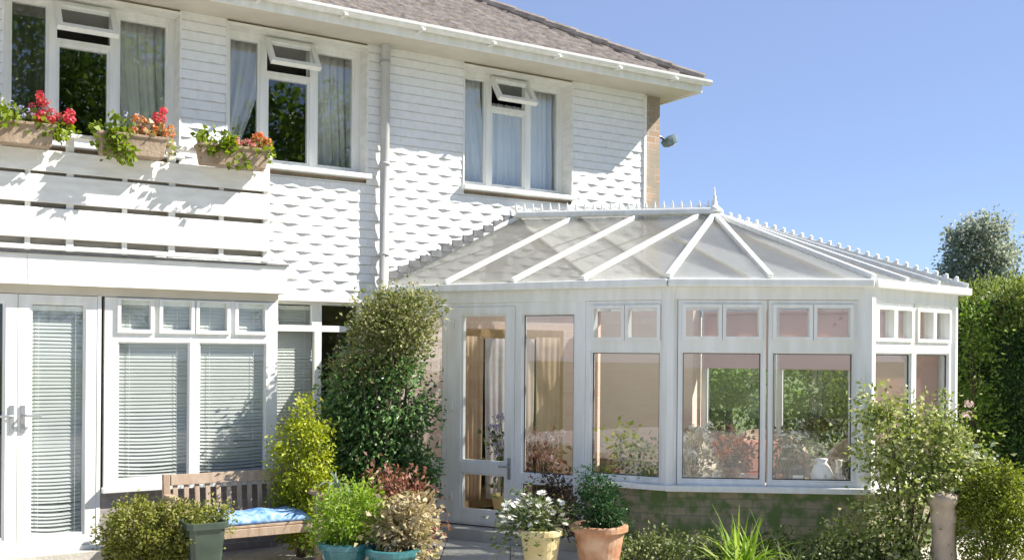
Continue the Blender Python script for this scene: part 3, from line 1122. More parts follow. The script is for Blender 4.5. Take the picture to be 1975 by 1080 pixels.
# floor and dwarf wall
MB().slab([ez(p, -.10) for p in (P0 + Vector((0, .05, 0)), P1, P2, P3, P4)], .11).build("floor", FLOOR, cons, Matrix.Identity(4))
MB().box(2.20, LA + .006, -.04, .20, GZ, ZS - .03).build("dwarf_wall", BRICK_MOSS, cons, FA)
MB().box(-.008, LC + .012, -.045, .20, GZ, ZS - .033).build("dwarf_wall", BRICK_MOSS, cons, FC)
MB().box(-.012, LD, -.04, .20, GZ, ZS - .03).build("dwarf_wall", BRICK_MOSS, cons, FD)
MB().box(.0, LE - .05, -.045, .20, GZ, ZS - .033).build("dwarf_wall", BRICK_MOSS, cons, FE)
MB().box(.5, 2.20, -.22, .1, GZ, -.115).build("step", PAVING, cons, FA)
sl = MB()
sl.slab([ez(p, ZS + .012) for p in (FA @ Vector((2.20, -.115, 0)), FA @ Vector((LA + .045, -.115, 0)), FA @ Vector((LA, .2, 0)), FA @ Vector((2.20, .2, 0)))], .045)
sl.build("sill", WHITE, cons, Matrix.Identity(4), bevel=.006)
for fr, L in ((FC, LC), (FD, LD)):
    MB().box(-.03, L + .03, -.12 if fr is FC else -.115, .2, ZS - .036, ZS + .015).build("sill", WHITE, cons, fr, bevel=.006)
# corner posts
for p, (r_, h_) in ((P1, (.075, 0)), (P2, (.085, 0)), (P3, (.06, 0))):
    MB().lathe([(r_, ZS + .012), (r_, ZE - .01)], 8).build("corner_post", WHITE, cons, Matrix.Translation((p.x, p.y, 0)), bevel=.003)


def glazed(fr, x0, x1, z0, z1, panes, sashes=(), name="window", gl=GLASS_CLEAR, bead=.014):
    wd = MB().plate(x0, x1, z0, z1, -.035, .035, list(panes) + list(sashes)).build(name, WHITE, cons, fr, bevel=.004)
    for (a, b, c, d) in panes:
        MB().box(a, b, .0, .006, c, d).build("pane", gl, wd, fr)
        MB().plate(a, b, c, d, -.02, .028, [(a + bead, b - bead, c + bead, d - bead)]).build("glazing_bead", WHITE, wd, fr)
        e = bead + .0005
        MB().plate(a + e, b - e, c + e, d - e, -.012, -.001, [(a + e + .007, b - e - .007, c + e + .007, d - e - .007)]).build("gasket_shadow_ring", DARK, wd, fr)  # black gasket ring that also paints in the shadow round each pane
    for (a, b, c, d) in sashes:
        MB().plate(a - .03, b + .03, c - .03, d + .03, -.055, -.034, [(a, b, c, d)]).build("top_light_sash", WHITE, wd, fr, bevel=.003)
        MB().box(a, b, .0, .006, c, d).build("pane", gl, wd, fr)
    return wd


# side facing left: fixed light, door, fixed light, window
lp = glazed(FA, .06, .725, -.10, ZE - .16, [(.11, .68, .50, 1.92)], name="side_panel")
MB().box(.11, .68, -.012, .012, -.05, .40).build("lower_panel", TEALPANEL, lp, FA)
MB().plate(.0, .06, -.10, ZE - .1, -.034, .034).build("wall_post", WHITE, cons, FA)
dr = MB().plate(.80, 1.475, -.075, 1.985, -.045, .025, [(.89, 1.385, .50, 1.915), (.89, 1.385, .03, .40)]).build("conservatory_door", WHITE, cons, FA, bevel=.004)
for (a, b, c, d) in ((.89, 1.385, .50, 1.915), (.89, 1.385, .03, .40)):
    MB().box(a, b, -.012, -.006, c, d).build("pane", GLASS_CLEAR, dr, FA)
    MB().plate(a, b, c, d, -.03, .018, [(a + .02, b - .02, c + .02, d - .02)]).build("glazing_bead", WHITE, dr, FA)
MB().box(1.415, 1.445, -.058, -.046, .36, .56).tube([(1.43, -.05, .48), (1.43, -.09, .48), (1.34, -.095, .48)], .010, 8).build("handle", STEEL, dr, FA)
for z in (.12, 1.0, 1.78):
    MB().tube([(.802, -.052, z), (.802, -.052, z + .09)], .011, 8).build("hinge", WHITE, dr, FA)
MB().plate(.727, 1.495, -.10, 2.03, -.033, .037, [(.798, 1.477, -.077, 1.987)]).build("door_frame", WHITE, cons, FA)
glazed(FA, 1.497, 2.150, -.10, 2.03, [(1.55, 2.09, .42, 1.915), (1.55, 2.09, .0, .34)], name="fixed_light")
glazed(FA, 2.20, LA - .03, ZS + .014, 2.02, [(2.25, 2.915, .455, 1.57)], [(2.285, 2.55, 1.695, 1.95), (2.615, 2.885, 1.695, 1.95)])
MB().box(2.151, 2.199, -.042, .04, GZ, ZE - .1).build("wall_post", WHITE, cons, FA)
for k in (0, 1):
    xo = .075 + k * .775
    glazed(FC, xo, xo + .755, ZS + .016, 2.02, [(xo + .03, xo + .725, .455, 1.575)], [(xo + .065, xo + .345, 1.705, 1.955), (xo + .41, xo + .69, 1.705, 1.955)])
for k in (0, 1):
    xo = .075 + k * .71
    glazed(FD, xo, xo + .69, ZS + .016, 2.02, [(xo + .03, xo + .66, .455, 1.575)], [(xo + .06, xo + .315, 1.705, 1.955), (xo + .375, xo + .63, 1.705, 1.955)])
# far side: three windows then cream brick
nE = 3
for k in range(nE):
    wv = (LE - 1.25) / nE
    xo = .07 + k * wv
    glazed(FE, xo, xo + wv - .02, ZS + .016, 2.02, [(xo + .05, xo + wv - .07, .47, 1.48)], [(xo + .08, xo + wv / 2 - .05, 1.66, 1.94), (xo + wv / 2 + .03, xo + wv - .1, 1.66, 1.94)])
MB().box(LE - 1.17, LE - .06, -.03, .22, ZS - .03, 2.02).build("end_wall", BRICK_CREAM, cons, FE)
# eaves beam, gutter
for fr, L, x0, x1 in ((FA, LA, -.05, LA + .02), (FC, LC, -.01, LC + .01), (FD, LD, -.02, LD + .01), (FE, LE, .0, LE - .1)):
    yv = {id(FA): 0, id(FC): .003, id(FD): 0, id(FE): .003}[id(fr)]
    MB().box(x0, x1, -.05 - yv, .05 - yv, 2.022 + yv, ZE).build("eaves_beam", WHITE, cons, fr, bevel=.004)


def run(points, wd, ht, name, mat, parent, dz=0):
    m = MB()
    for p, q in zip(points[:-1], points[1:]):
        m.beam(p + Vector((0, 0, dz)), q + Vector((0, 0, dz)), wd, ht)
    return m.build(name, mat, parent, Matrix.Identity(4))


for p, q, dz in ((V0, V1, 0), (V1, V2, .002), (V2, V3, 0), (V3, V4, .002)):
    MB().beam(ez(p, ZE + .005 + dz), ez(q, ZE + .005 + dz), .085, .07).build("gutter", WHITE, cons, Matrix.Identity(4), bevel=.012)

# roof: bars and translucent panels
def lerp(p, q, t):
    return p + (q - p) * t


ZB = ZE + .06
A_low = [ez(lerp(V0, V1, t), ZB) for t in (0.0, .26, .50, .735, 1.0)]
A_top = [lerp(RID_L, FIN, t) for t in (0, .30, .62, .93, 1.0)]
C_low = [ez(lerp(V1, V2, t), ZB) for t in (0, .5, 1)]
D_low = [ez(lerp(V2, V3, t), ZB) for t in (0, .33, .67, 1)]
E_low = [ez(lerp(V3, V4, t), ZB) for t in (0, .25, .5, .75, 1)]
E_top = [lerp(FIN, RID_L, t) for t in (0, .1, .4, .7, 1.0)]


def panel(a, b, c, d):
    pts = [a, b, c, d] if (c - d).length > .02 else [a, b, c]
    m = MB()
    lift = Vector((0, 0, -.012))
    if len(pts) == 4:                  # two slightly folded halves follow the skew slope
        m.slab([a + lift, b + lift, c + lift], .016)
        m.slab([a + lift, c + lift, d + lift], .016)
    else:
        m.slab([p + lift for p in pts], .016)
    m.build("roof_panel", POLY, cons, Matrix.Identity(4))


def bars(low, top, skip_last=True):
    for i in range(len(low) - (1 if skip_last else 0)):
        MB().beam(low[i], top[i], .055, .05).build("glazing_bar", WHITE, cons, Matrix.Identity(4), bevel=.01)


for i in range(4):
    panel(A_low[i], A_low[i + 1], A_top[i + 1], A_top[i])
    panel(E_low[i], E_low[i + 1], E_top[i + 1], E_top[i])
for i in range(2):
    panel(C_low[i], C_low[i + 1], FIN, FIN)
for i in range(3):
    panel(D_low[i], D_low[i + 1], FIN, FIN)
bars(A_low, A_top)
bars(C_low, [FIN] * 3)
bars(D_low, [FIN] * 4)
bars(E_low, E_top, False)
rdg = MB().beam(RID_L + Vector((0, 0, .03)), FIN + Vector((0, 0, .03)), .14, .07).build("ridge", WHITE, cons, Matrix.Identity(4), bevel=.02)
cr = MB()
nsp = 22
for i in range(nsp + 1):
    p = lerp(RID_L, FIN, i / nsp * .97)
    cr.tube([p + Vector((0, 0, .06)), p + Vector((0, 0, .10)), p + Vector((0, 0, .125)), p + Vector((0, 0, .16))], [.008, .014, .010, .001], 6)
for i in range(nsp):
    p, q = lerp(RID_L, FIN, i / nsp * .97), lerp(RID_L, FIN, (i + 1) / nsp * .97)
    mid = (p + q) / 2
    cr.tube([p + Vector((0, 0, .07)), mid + Vector((0, 0, .105)), q + Vector((0, 0, .07))], .006, 5, False)
cr.build("cresting", WHITE, rdg, Matrix.Identity(4))
hc = MB()                               # beaded capping down the right-hand hip
hb = ez(V3, ZB)
hd_ = (hb - FIN).normalized()
for i in range(26):
    p = lerp(FIN, hb, (i + .8) / 27) + Vector((0, 0, .03))
    hc.tube([p - hd_ * .022, p - hd_ * .012, p + hd_ * .012, p + hd_ * .022], [.012, .036, .036, .012], 8)
hc.build("hip_capping", WHITE, rdg, Matrix.Identity(4))
MB().lathe([(.075, .0), (.085, .03), (.05, .06), (.03, .08), (.032, .11), (.016, .13), (.022, .16), (.010, .19), (.006, .25), (.001, .27)], 14, (FIN.x, FIN.y, FIN.z + .02)).build("finial", WHITE, rdg, Matrix.Identity(4), smooth=True)
# pale pink blind rolled up under the glass of the far windows
for k in range(nE):
    wv = (LE - 1.25) / nE
    b = MB().box(.11 + k * wv, .07 + (k + 1) * wv - .06, .06, .066, (.45, 1.40, 1.40)[k], 1.98).tube([(.11 + k * wv, .063, 1.99), (.07 + (k + 1) * wv - .06, .063, 1.99)], .022, 10).build("roller_blind", PINKBLIND, None, FE)
    tag(b, ("fully lowered pink blind seen through the conservatory's right end windows", "rolled up pink blind over the middle far window of the conservatory", "rolled up pink blind over the left far window of the conservatory")[k], "blind", "pink roller blinds in the conservatory")

# ------------------------------------------------------------------ furniture in the conservatory
def armchair(label, x, y, rz, cloth):
    t = thing("wicker_armchair", label, "armchair", T(x, y, -.10, rz), "wicker armchairs in the conservatory")
    m = MB().box(-.33, .33, -.30, .30, .08, .34)
    m.build("frame", WICKER, t, bevel=.03)
    bk = MB()
    n = 13
    ring0 = []
    for k in range(n):                  # curved back wrapping into the arms
        a = math.pi * k / (n - 1)
        h = .62 + .26 * math.sin(a) ** .8
        for (r, z) in ((.38, .30), (.41, h), (.36, h + .01), (.32, .30)):
            bk.v.append((r * math.cos(a), .02 + r * math.sin(a) * .9, z))
    for k in range(n - 1):
        for q in range(4):
            i, j = k * 4 + q, k * 4 + (q + 1) % 4
            bk.f.append((i, j, j + 4, i + 4))
    bk.f += [(0, 1, 2, 3), tuple((n - 1) * 4 + i for i in (3, 2, 1, 0))]
    bk.build("backrest", WICKER, t)
    MB().box(-.28, .28, -.30, .24, .345, .45).build("seat_cushion", cloth, t, bevel=.04)
    MB().obox((0, .24, .60), (1, 0, 0), (0, 1, -.25), (0, .25, 1), .22, .05, .18).build("back_cushion", cloth, t, bevel=.04)
    for sx in (-1, 1):
        for sy in (-1, 1):
            MB().tube([(sx * .28, sy * .26, 0), (sx * .28, sy * .26, .09)], .025, 8).build("leg", WICKER, t)
    return t


armchair("tan wicker armchair with cream cushions behind the conservatory's front left window", 2.06, 10.55, rad(25), CREAMCLOTH)
armchair("wicker armchair with rust red cushions in the middle of the conservatory", 2.62, 10.35, rad(10), REDCLOTH)
armchair("wicker armchair with pale cushions behind the conservatory's front right window", 3.45, 10.1, rad(-40), CREAMCLOTH)
tb = thing("side_table", "low grey topped table behind the conservatory's front left window", "table", T(1.95, 9.72, -.10, rad(-4)))
MB().lathe([(.40, .46), (.42, .475), (.42, .49), (.41, .50)], 28).build("tabletop", TABLETOP, tb)
for k in range(3):
    a = k * 2.09 + .4
    MB().tube([(.3 * math.cos(a), .3 * math.sin(a), 0), (.2 * math.cos(a), .2 * math.sin(a), .46)], .02, 8).build("leg", WICKER, tb)
tag(MB().lathe([(.05, 0), (.085, .03), (.10, .09), (.07, .16), (.04, .20), (.055, .23)], 20).build("white_vase", CERAMIC, None, T(2.72, 9.08, ZS + .016), smooth=True), "round white vase on the sill behind the front right window", "vase")
tag(MB().lathe([(.035, 0), (.05, .04), (.03, .12), (.025, .2), (.035, .22)], 16).build("slim_vase", CREAMCLOTH, None, T(2.87, 9.08, ZS + .016), smooth=True), "slim cream vase beside the green cachepot", "vase")
tag(MB().lathe([(.085, 0), (.12, .20), (.125, .21), (.11, .21), (.10, .15)], 4, sq=0).build("green_cachepot", GREENPOT, None, T(3.02, 9.08, ZS + .016, rad(10)), bevel=.008), "square olive green pot at the right of the front right window", "pot")
bx = thing("dark_radio", "small black box at the left corner of the front right window", "radio", T(2.50, 9.06, ZS + .016, rad(-6)))
MB().box(-.06, .06, -.04, .04, 0, .15).build("case", DARK, bx, bevel=.008)
MB().box(-.045, .045, -.044, -.041, .02, .09).build("speaker_grille", STEEL, bx)
MB().tube([(-.05, 0, .15), (-.05, 0, .18), (.05, 0, .18), (.05, 0, .15)], .006, 6).build("handle", DARK, bx)


def pot_plant(name, label, cat, x, y, z, blobs, n, size, mat, group=None, **kw):
    t = thing(name, label, cat, T(x, y, z), group)
    foliage("foliage", blobs, n, size, mat, t, **kw)
    m = MB()
    for b in blobs:
        for k in range(3):
            e = (b[0] + random.uniform(-.5, .5) * b[3], b[1] + random.uniform(-.5, .5) * b[4], b[2] + random.uniform(-.3, .4) * b[5])
            m.tube([(random.gauss(0, .02), random.gauss(0, .02), 0), (e[0] * .5, e[1] * .5, e[2] * .55), e], [.010, .007, .003], 5, False)
    m.build("stem", BARK, t)
    return t


random.seed(21)
t = pot_plant("white_flowering_plant", "white flowering plant standing behind the front right window, left of the cream vase", "plant", 2.62, 9.75, .32, [(0, 0, .28, .16, .14, .20)], 320, .05, LF_DAISY)
add_flowers(t, Wm[t], sc(16, .15, .1, .25, .52, 0, -.05), lambda: flower_mb(.035), P_WHITE, (0, 0, 0))
tag(MB().lathe([(.07, 0), (.10, .16), (.11, .17), (.09, .17), (.085, .13)], 18).build("plant_pot", CERAMIC, None, T(2.62, 9.75, .17)), "white pot holding the white flowering plant behind the front right window", "pot")
tag(MB().box(-.16, .16, -.16, .16, .24, .27).box(-.13, .13, -.13, .13, .0, .24).build("plant_stand", WICKER, None, T(2.62, 9.75, -.10)), "low wicker plant stand under the white flowering plant", "stand")
pot_plant("windowsill_plant", "small yellow-green plant on the sill behind the conservatory's side window", "plant", .98, 9.38, ZS + .07, [(0, 0, .20, .07, .06, .14), (.02, 0, .36, .03, .03, .06)], 160, .05, LF_LIME)
tag(MB().lathe([(.05, 0), (.07, .09), (.075, .10), (.06, .10), (.055, .07)], 16).build("plant_pot", TERRA, None, T(.98, 9.40, ZS + .013)), "small clay pot on the sill behind the conservatory's side window", "pot")
pot_plant("windowsill_plant", "sprawling olive plant on the sill left of the conservatory's corner post", "plant", 1.16, 9.32, ZS + .07, [(0, 0, .14, .13, .08, .12)], 240, .05, LF_CLIMB_TOP)
tag(MB().lathe([(.05, 0), (.07, .08), (.075, .09), (.06, .09), (.055, .06)], 16).build("plant_pot", GREENPOT, None, T(1.16, 9.34, ZS + .013)), "dark pot on the sill left of the conservatory's corner post", "pot")
t = pot_plant("pink_flowering_plant", "pale pink flowering plant inside the conservatory beside its door", "plant", .30, 10.1, .08, [(0, 0, .40, .22, .16, .22)], 300, .055, LF_RED)
add_flowers(t, Wm[t], sc(30, .22, .14, .36, .72), lambda: cluster_mb(.04), P_PALEPINK, (0, 0, .1))
tag(MB().lathe([(.10, 0), (.14, .20), (.15, .21), (.13, .21), (.12, .16)], 20).build("plant_pot", TERRA, None, T(.30, 10.1, -.10)), "clay pot of pink flowers on the floor beside the conservatory door", "pot")
t = pot_plant("pink_flowering_plant", "lilac and white flowering plant seen through the conservatory door", "plant", -.06, 10.55, .08, [(0, 0, .48, .18, .16, .28)], 280, .055, LF_DAISY)
add_flowers(t, Wm[t], sc(22, .18, .14, .45, .85), lambda: cluster_mb(.04), P_LAV, (0, 0, .1))
tag(MB().lathe([(.10, 0), (.14, .20), (.15, .21), (.13, .21), (.12, .16)], 20).build("plant_pot", STONEPOT, None, T(-.06, 10.55, -.10)), "yellow pot behind the conservatory door, lilac flowers in it", "pot")

t = pot_plant("cream_flowering_plant", "tall cream flowered plant inside the front left window, beside the red cushions", "plant", 1.72, 9.95, .10, [(0, 0, .40, .2, .16, .22), (.08, 0, .62, .12, .1, .12)], 520, .05, LF_PEACH)
add_flowers(t, Wm[t], sc(26, .22, .12, .45, .78), lambda: cluster_mb(.045), P_WHITE, (0, 0, .1))
tag(MB().lathe([(.10, 0), (.14, .19), (.15, .20), (.13, .20), (.12, .15)], 20).build("plant_pot", CREAMCLOTH, None, T(1.72, 9.95, -.10)), "cream floor pot of the tall cream flowered plant in the conservatory", "pot")
t = pot_plant("russet_flowering_plant", "russet flowered plant inside the front left window, next to its mullion", "plant", 2.05, 9.62, .46, [(0, 0, .16, .16, .12, .14)], 420, .045, LF_RED)
add_flowers(t, Wm[t], sc(24, .17, .10, .14, .34), lambda: cluster_mb(.035), P_ORANGE, (0, 0, 0))
tag(MB().lathe([(.06, 0), (.085, .10), (.09, .11), (.075, .11), (.07, .07)], 18).build("plant_pot", TERRA, None, T(2.05, 9.62, .40)), "clay pot on the low table, russet flowers over it", "pot")
# ------------------------------------------------------------------ bench with cushion
bench = thing("garden_bench", "weathered brown slatted garden bench under the blinds window", "bench", HF @ Matrix.Translation((1.34, -1.05, GZ)))
BW = .56                                # half width; y=-.28 front, y=.22 back
bk = MB()
zt, zr = .735, .60
lean = lambda z: .20 + (z - .36) * .14
for k in range(12):
    x = -BW + .07 + k * (2 * BW - .14) / 11
    bk.obox((x, lean(.51), .51), (1, 0, 0), (0, 1, -.14), (0, .14, 1), .020, .007, .17)
bk.obox((0, lean(zt - .035) - .004, zt - .035), (1, 0, 0), (0, 1, -.14), (0, .14, 1), BW - .032, .018, .045)
bk.obox((0, lean(.38) - .004, .385), (1, 0, 0), (0, 1, -.14), (0, .14, 1), BW - .032, .016, .03)
bk.build("backrest", TEAK, bench, bevel=.004)
st = MB()
for k in range(7):
    st.box(-BW + .03, BW - .03, -.27 + k * .068, -.27 + k * .068 + .055, .342, .362)
st.box(-BW + .035, BW - .035, -.285, -.262, .27, .338)
st.build("seat", TEAK, bench, bevel=.004)
for sx in (-1, 1):
    x = sx * BW
    MB().box(x - .028, x + .028, -.30, -.245, 0, .56).build("leg", TEAK, bench, bevel=.005)
    MB().obox((x, .205 + .02, .375), (1, 0, 0), (0, 1, -.1), (0, .1, 1), .028, .028, .375).build("leg", TEAK, bench, bevel=.005)
    MB().box(x - .036, x + .036, -.33, .21, .562, .592).build("armrest", TEAK, bench, bevel=.006)
    MB().box(x - .015, x + .015, -.243, .19, .25, .32).build("stretcher", TEAK, bench)
cu = MB()
nx, ny = 26, 10
for s_ in (1, 0):
    for j in range(ny + 1):
        for i in range(nx + 1):
            u, v_ = i / nx * 2 - 1, j / ny * 2 - 1
            e = (1 - abs(u) ** 6) * (1 - abs(v_) ** 4)
            puff = .028 + .05 * e ** .5 + .010 * math.sin(u * 9) * e + .008 * math.sin(v_ * 7 + u * 4) * e if s_ else 0
            cu.v.append((.06 + u * .44, -.05 + v_ * .21, .366 + puff))
w_ = nx + 1
for j in range(ny):
    for i in range(nx):
        k = j * w_ + i
        cu.f.append((k, k + 1, k + w_ + 1, k + w_))
        o_ = w_ * (ny + 1)
        cu.f.append((o_ + k, o_ + k + w_, o_ + k + w_ + 1, o_ + k + 1))
edge = [i for i in range(w_)] + [j * w_ + nx for j in range(1, ny + 1)] + [ny * w_ + i for i in range(nx - 1, -1, -1)] + [j * w_ for j in range(ny - 1, 0, -1)]
o_ = w_ * (ny + 1)
for i in range(len(edge)):
    a, b = edge[i], edge[(i + 1) % len(edge)]
    cu.f.append((a, o_ + a, o_ + b, b))
tag(cu.build("bench_cushion", CUSHION, None, HF @ Matrix.Translation((1.34, -1.05, GZ)), smooth=True), "crumpled bright blue seat pad on the garden bench", "cushion")

# ------------------------------------------------------------------ pots and their plants
def pot(label, prof, mat, x, y, n=28, sq=0, rz=0, name="plant_pot", soil_r=None, soil_z=None):
    t = thing(name, label, "pot", T(x, y, GZ, rz))
    MB().lathe(prof, n, sq=sq).build("pot_body", mat, t, smooth=(sq == 0 and False), bevel=.004)
    MB().lathe([(soil_r, soil_z - .03), (soil_r * .99, soil_z)], n, sq=sq).build("soil", SOIL, t)
    return t


def round_prof(r0, r1, h, rim=.03, rh=.05):
    return [(r0, 0), (r0 + (r1 - r0) * .6, h * .55), (r1, h - rh), (r1 + rim, h - rh + .004), (r1 + rim, h - .004), (r1 + rim - .01, h), (r1 - .02, h), (r1 - .03, h - .07)]


random.seed(31)
pot("terracotta pot with thick rim by the conservatory wall, deep green plant in it", round_prof(.14, .20, .42), TERRA, .70, 8.2, soil_r=.165, soil_z=.37)
pot_plant("bushy_evergreen", "bushy deep green plant in the terracotta pot", "plant", .70, 8.2, .16, [(0, 0, .18, .17, .15, .20), (-.03, 0, .36, .10, .10, .12), (.08, -.04, .12, .12, .10, .10)], 3200, .034, LF_CONIF, aspect=.35, sigma=.03)
pot("squat yellow stone pot holding white daisies beside the terracotta pot", round_prof(.11, .155, .40, .02), STONEPOT, .235, 8.1, soil_r=.12, soil_z=.35)
t = pot_plant("white_daisies", "mound of white daisies in the yellow stone pot", "plant", .20, 8.1, .15, [(0, 0, .10, .23, .16, .12), (-.12, -.06, .02, .12, .1, .12)], 900, .045, LF_DAISY, aspect=.4)
add_flowers(t, Wm[t], sc(62, .25, .14, .08, .26, -.02, -.06) + sc(14, .12, .10, .22, .33, 0, -.02), lambda: flower_mb(.030, 9, .25), P_WHITE, (0, 0, 0), .9)
pot("tapered grey-green planter at the corner of the box shrub, before the bench", [(.10, 0), (.135, .42), (.155, .425), (.158, .475), (.14, .478), (.125, .42)], GREENPOT, -2.34, 7.9, 24, sq=1, rz=HA, soil_r=.118, soil_z=.43)
pot("large teal glazed pot with bright lime plant, right of the bench", round_prof(.15, .20, .29, .025), TEALPOT, -1.28, 8.1, soil_r=.165, soil_z=.24)
pot("low teal glazed pot with peach leaved plant near the conservatory step", round_prof(.14, .19, .27, .025), TEALPOT, -.90, 7.95, soil_r=.155, soil_z=.22)
pot_plant("lime_perennial", "feathery bright lime plant in the large teal pot", "plant", -1.26, 8.15, .02, [(0, 0, .20, .24, .20, .20), (-.12, 0, .12, .16, .14, .14), (.06, 0, .32, .14, .12, .12)], 4200, .045, LF_LIME2, aspect=.28, droop=.1, sigma=.05)
pot_plant("peach_shrub", "cream and peach leaved plant in the low teal pot", "plant", -.86, 8.1, .0, [(0, 0, .20, .17, .15, .17), (.06, 0, .32, .10, .1, .10), (.03, -.08, .08, .2, .1, .1)], 2200, .048, LF_PEACH, aspect=.6)
pot_plant("bronze_shrub", "bronze red leaved shrub at the foot of the climber", "shrub", -1.0, 8.75, GZ, [(-.06, 0, .58, .11, .11, .12), (.10, 0, .50, .14, .12, .14), (.26, 0, .47, .11, .11, .12), (0, 0, .32, .22, .15, .18)], 2400, .048, LF_RED, aspect=.5)
pot_plant("purple_shrub", "dark purple leaved shrub in front of the conservatory door's fixed light", "shrub", .36, 8.95, GZ, [(0, 0, .60, .15, .14, .14), (-.04, 0, .42, .17, .16, .18), (.08, 0, .38, .16, .15, .18)], 2400, .036, LF_PURPLE, aspect=.5)
bxp = pot_plant("box_shrub", "low rounded yellow-green shrub beneath the window left of the bench", "shrub", -2.72, 8.0, GZ, [(-.14, 0, .36, .27, .26, .24), (.14, -.02, .38, .26, .24, .21), (.36, .05, .44, .16, .16, .11), (-.16, 0, .2, .22, .2, .2), (.15, 0, .2, .25, .2, .2)], 18000, .026, LF_BOX, aspect=.6, sigma=.035)

# climber: a dark glossy body and an olive, blooming crown
cb = thing("climbing_shrub", "tall dark glossy climber covering the corner of the house and conservatory", "climber", T(-1.28, 9.45, GZ))
st = MB()
for k in range(9):
    a = random.uniform(0, 6.28)
    e = Vector((math.cos(a) * .35, math.sin(a) * .2, random.uniform(1.2, 2.2)))
    st.tube([(random.gauss(0, .05), random.gauss(0, .05), 0), (e.x * .3, e.y * .4, .7), (e.x * .8 + .05, e.y, e.z * .75), e], [.03, .022, .014, .005], 6)
st.build("stem", BARK, cb)
foliage("foliage", [(.0, 0, .98, .42, .30, .28), (-.20, 0, 1.20, .27, .26, .24), (.25, 0, 1.30, .31, .28, .42), (.10, 0, .62, .40, .28, .30), (.32, .05, .60, .22, .2, .30), (-.06, 0, 1.48, .26, .24, .22), (-.28, 0, .82, .18, .18, .2)], 15000, .048, LF_DARK, cb, clusters=260, aspect=.5, sigma=.075, droop=.5, shell=.45)
foliage("crown", [(.26, 0, 1.96, .31, .26, .24), (.40, 0, 2.12, .24, .22, .15), (.14, 0, 1.78, .30, .26, .22), (.0, -.03, 1.62, .30, .24, .14), (.22, .05, 2.2, .32, .2, .09), (.02, 0, 2.02, .2, .2, .16)], 11000, .036, LF_CLIMB_TOP, cb, aspect=.5, sigma=.06, droop=.2, shell=.5)
pot_plant("golden_shrub", "tall golden lime shrub between the bench and the dark climber", "shrub", -1.80, 8.95, GZ, [(.06, 0, 1.17, .12, .12, .17), (-.06, 0, .98, .16, .15, .19), (.10, 0, .92, .13, .13, .18), (.0, 0, .75, .20, .17, .2), (.10, 0, .52, .20, .18, .22), (-.05, 0, .45, .18, .16, .2), (.14, 0, .26, .26, .2, .18)], 9000, .036, LF_LIME, aspect=.45, sigma=.05)
hs = thing("silver_hosta", "silvery white arching leaves in the dark gap below the climber", "plant", T(-1.47, 8.7, .36))
blades("foliage", 14, .30, .020, LF_SILVER, hs, spread=1.5, arch=1.4, base=.03)

# planting along the low wall
random.seed(41)
gc = pot_plant("ground_cover", "small leaved dark plants along the foot of the mossy conservatory wall", "ground cover", 1.9, 8.25, GZ,
               [(x, random.uniform(-.05, .2), random.uniform(.04, .14), .2, .2, random.uniform(.10, .24)) for x in np.arange(-.95, 1.2, .16)], 13000, .03, LF_COVER, aspect=.6, sigma=.05)
gc["kind"] = "stuff"
del gc["category"]
sp = thing("spiky_perennial", "clump of bright green sword shaped leaves before the conservatory's low wall", "plant", T(1.78, 7.95, GZ))
blades("foliage", 90, .60, .014, LF_LIME2, sp, spread=1.2, arch=.9, base=.07)
sp2 = thing("grassy_perennial", "smaller pale grassy clump beside the bright sword leaved plant", "plant", T(2.10, 7.85, GZ))
blades("foliage", 70, .42, .008, LF_DAISY, sp2, spread=1.4, arch=1.0, base=.06)
rs = pot_plant("rose_bush", "loose yellowing rose bush before the right end of the conservatory", "shrub", 3.22, 8.42, GZ,
               [(-.22, 0, 1.02, .22, .2, .24), (.12, 0, 1.0, .30, .22, .28), (.30, 0, 1.28, .12, .12, .14), (-.22, 0, 1.36, .15, .12, .15), (.05, 0, 1.30, .08, .08, .10), (.35, 0, .95, .22, .2, .22), (0, 0, .75, .35, .24, .2), (-.25, 0, .4, .26, .2, .28), (-.3, 0, .1, .25, .2, .15), (-.05, -.1, .45, .2, .18, .25), (-.45, 0, .2, .2, .2, .2), (.0, -.1, .12, .2, .16, .14)], 11000, .040, LF_ROSE, aspect=.6, sigma=.065, shell=.3)
add_flowers(rs, Wm[rs], [(.47, -.05, 1.38), (.44, -.1, 1.30)], lambda: cluster_mb(.04), P_PALEPINK, (.2, 0, .8))
pd = thing("stone_pedestal", "pale weathered stone pillar standing under the rose bush", "pedestal", T(3.42, 8.2, GZ))
pl_ = MB().lathe([(.13, 0), (.125, .06), (.105, .10), (.10, .2), (.09, .3), (.085, .4), (.095, .5), (.09, .58), (.115, .62), (.12, .67), (.08, .69)], 18)
pl_.v = [(x * (1 + .10 * math.sin(3 * math.atan2(y, x) + 9 * z) + random.uniform(-.05, .05)), y * (1 + .10 * math.sin(3 * math.atan2(y, x) + 9 * z) + random.uniform(-.05, .05)), z + random.uniform(-.006, .006)) for (x, y, z) in pl_.v]
pl_.build("pillar", PALEPOT, pd, smooth=True)
MB().lathe([(.155, -.02), (.16, .0)], 10).build("plinth", PALEPOT, pd)
bu = pot_plant("round_bush", "rounded light green bush in front of the tall dark hedge", "shrub", 3.83, 8.2, GZ, [(0, 0, .58, .24, .24, .28), (.14, 0, .40, .20, .22, .36), (-.12, 0, .40, .2, .22, .32), (.02, 0, .78, .16, .16, .14)], 13000, .03, LF_BUSH, aspect=.45, sigma=.04)
wf = pot_plant("white_perennial", "greyish white flower heads leaning over the rounded bush", "plant", 3.78, 8.45, GZ + .6, [(0, 0, .28, .10, .1, .08)], 60, .05, LF_SILVER)
add_flowers(wf, Wm[wf], sc(9, .14, .08, .30, .40), lambda: cluster_mb(.035), P_WHITE, (0, 0, .1))
pot_plant("corner_shrub", "low green shrub at the far right foot of the hedge", "shrub", 4.05, 7.9, GZ, [(.12, 0, .12, .16, .16, .16)], 500, .045, LF_BUSH)

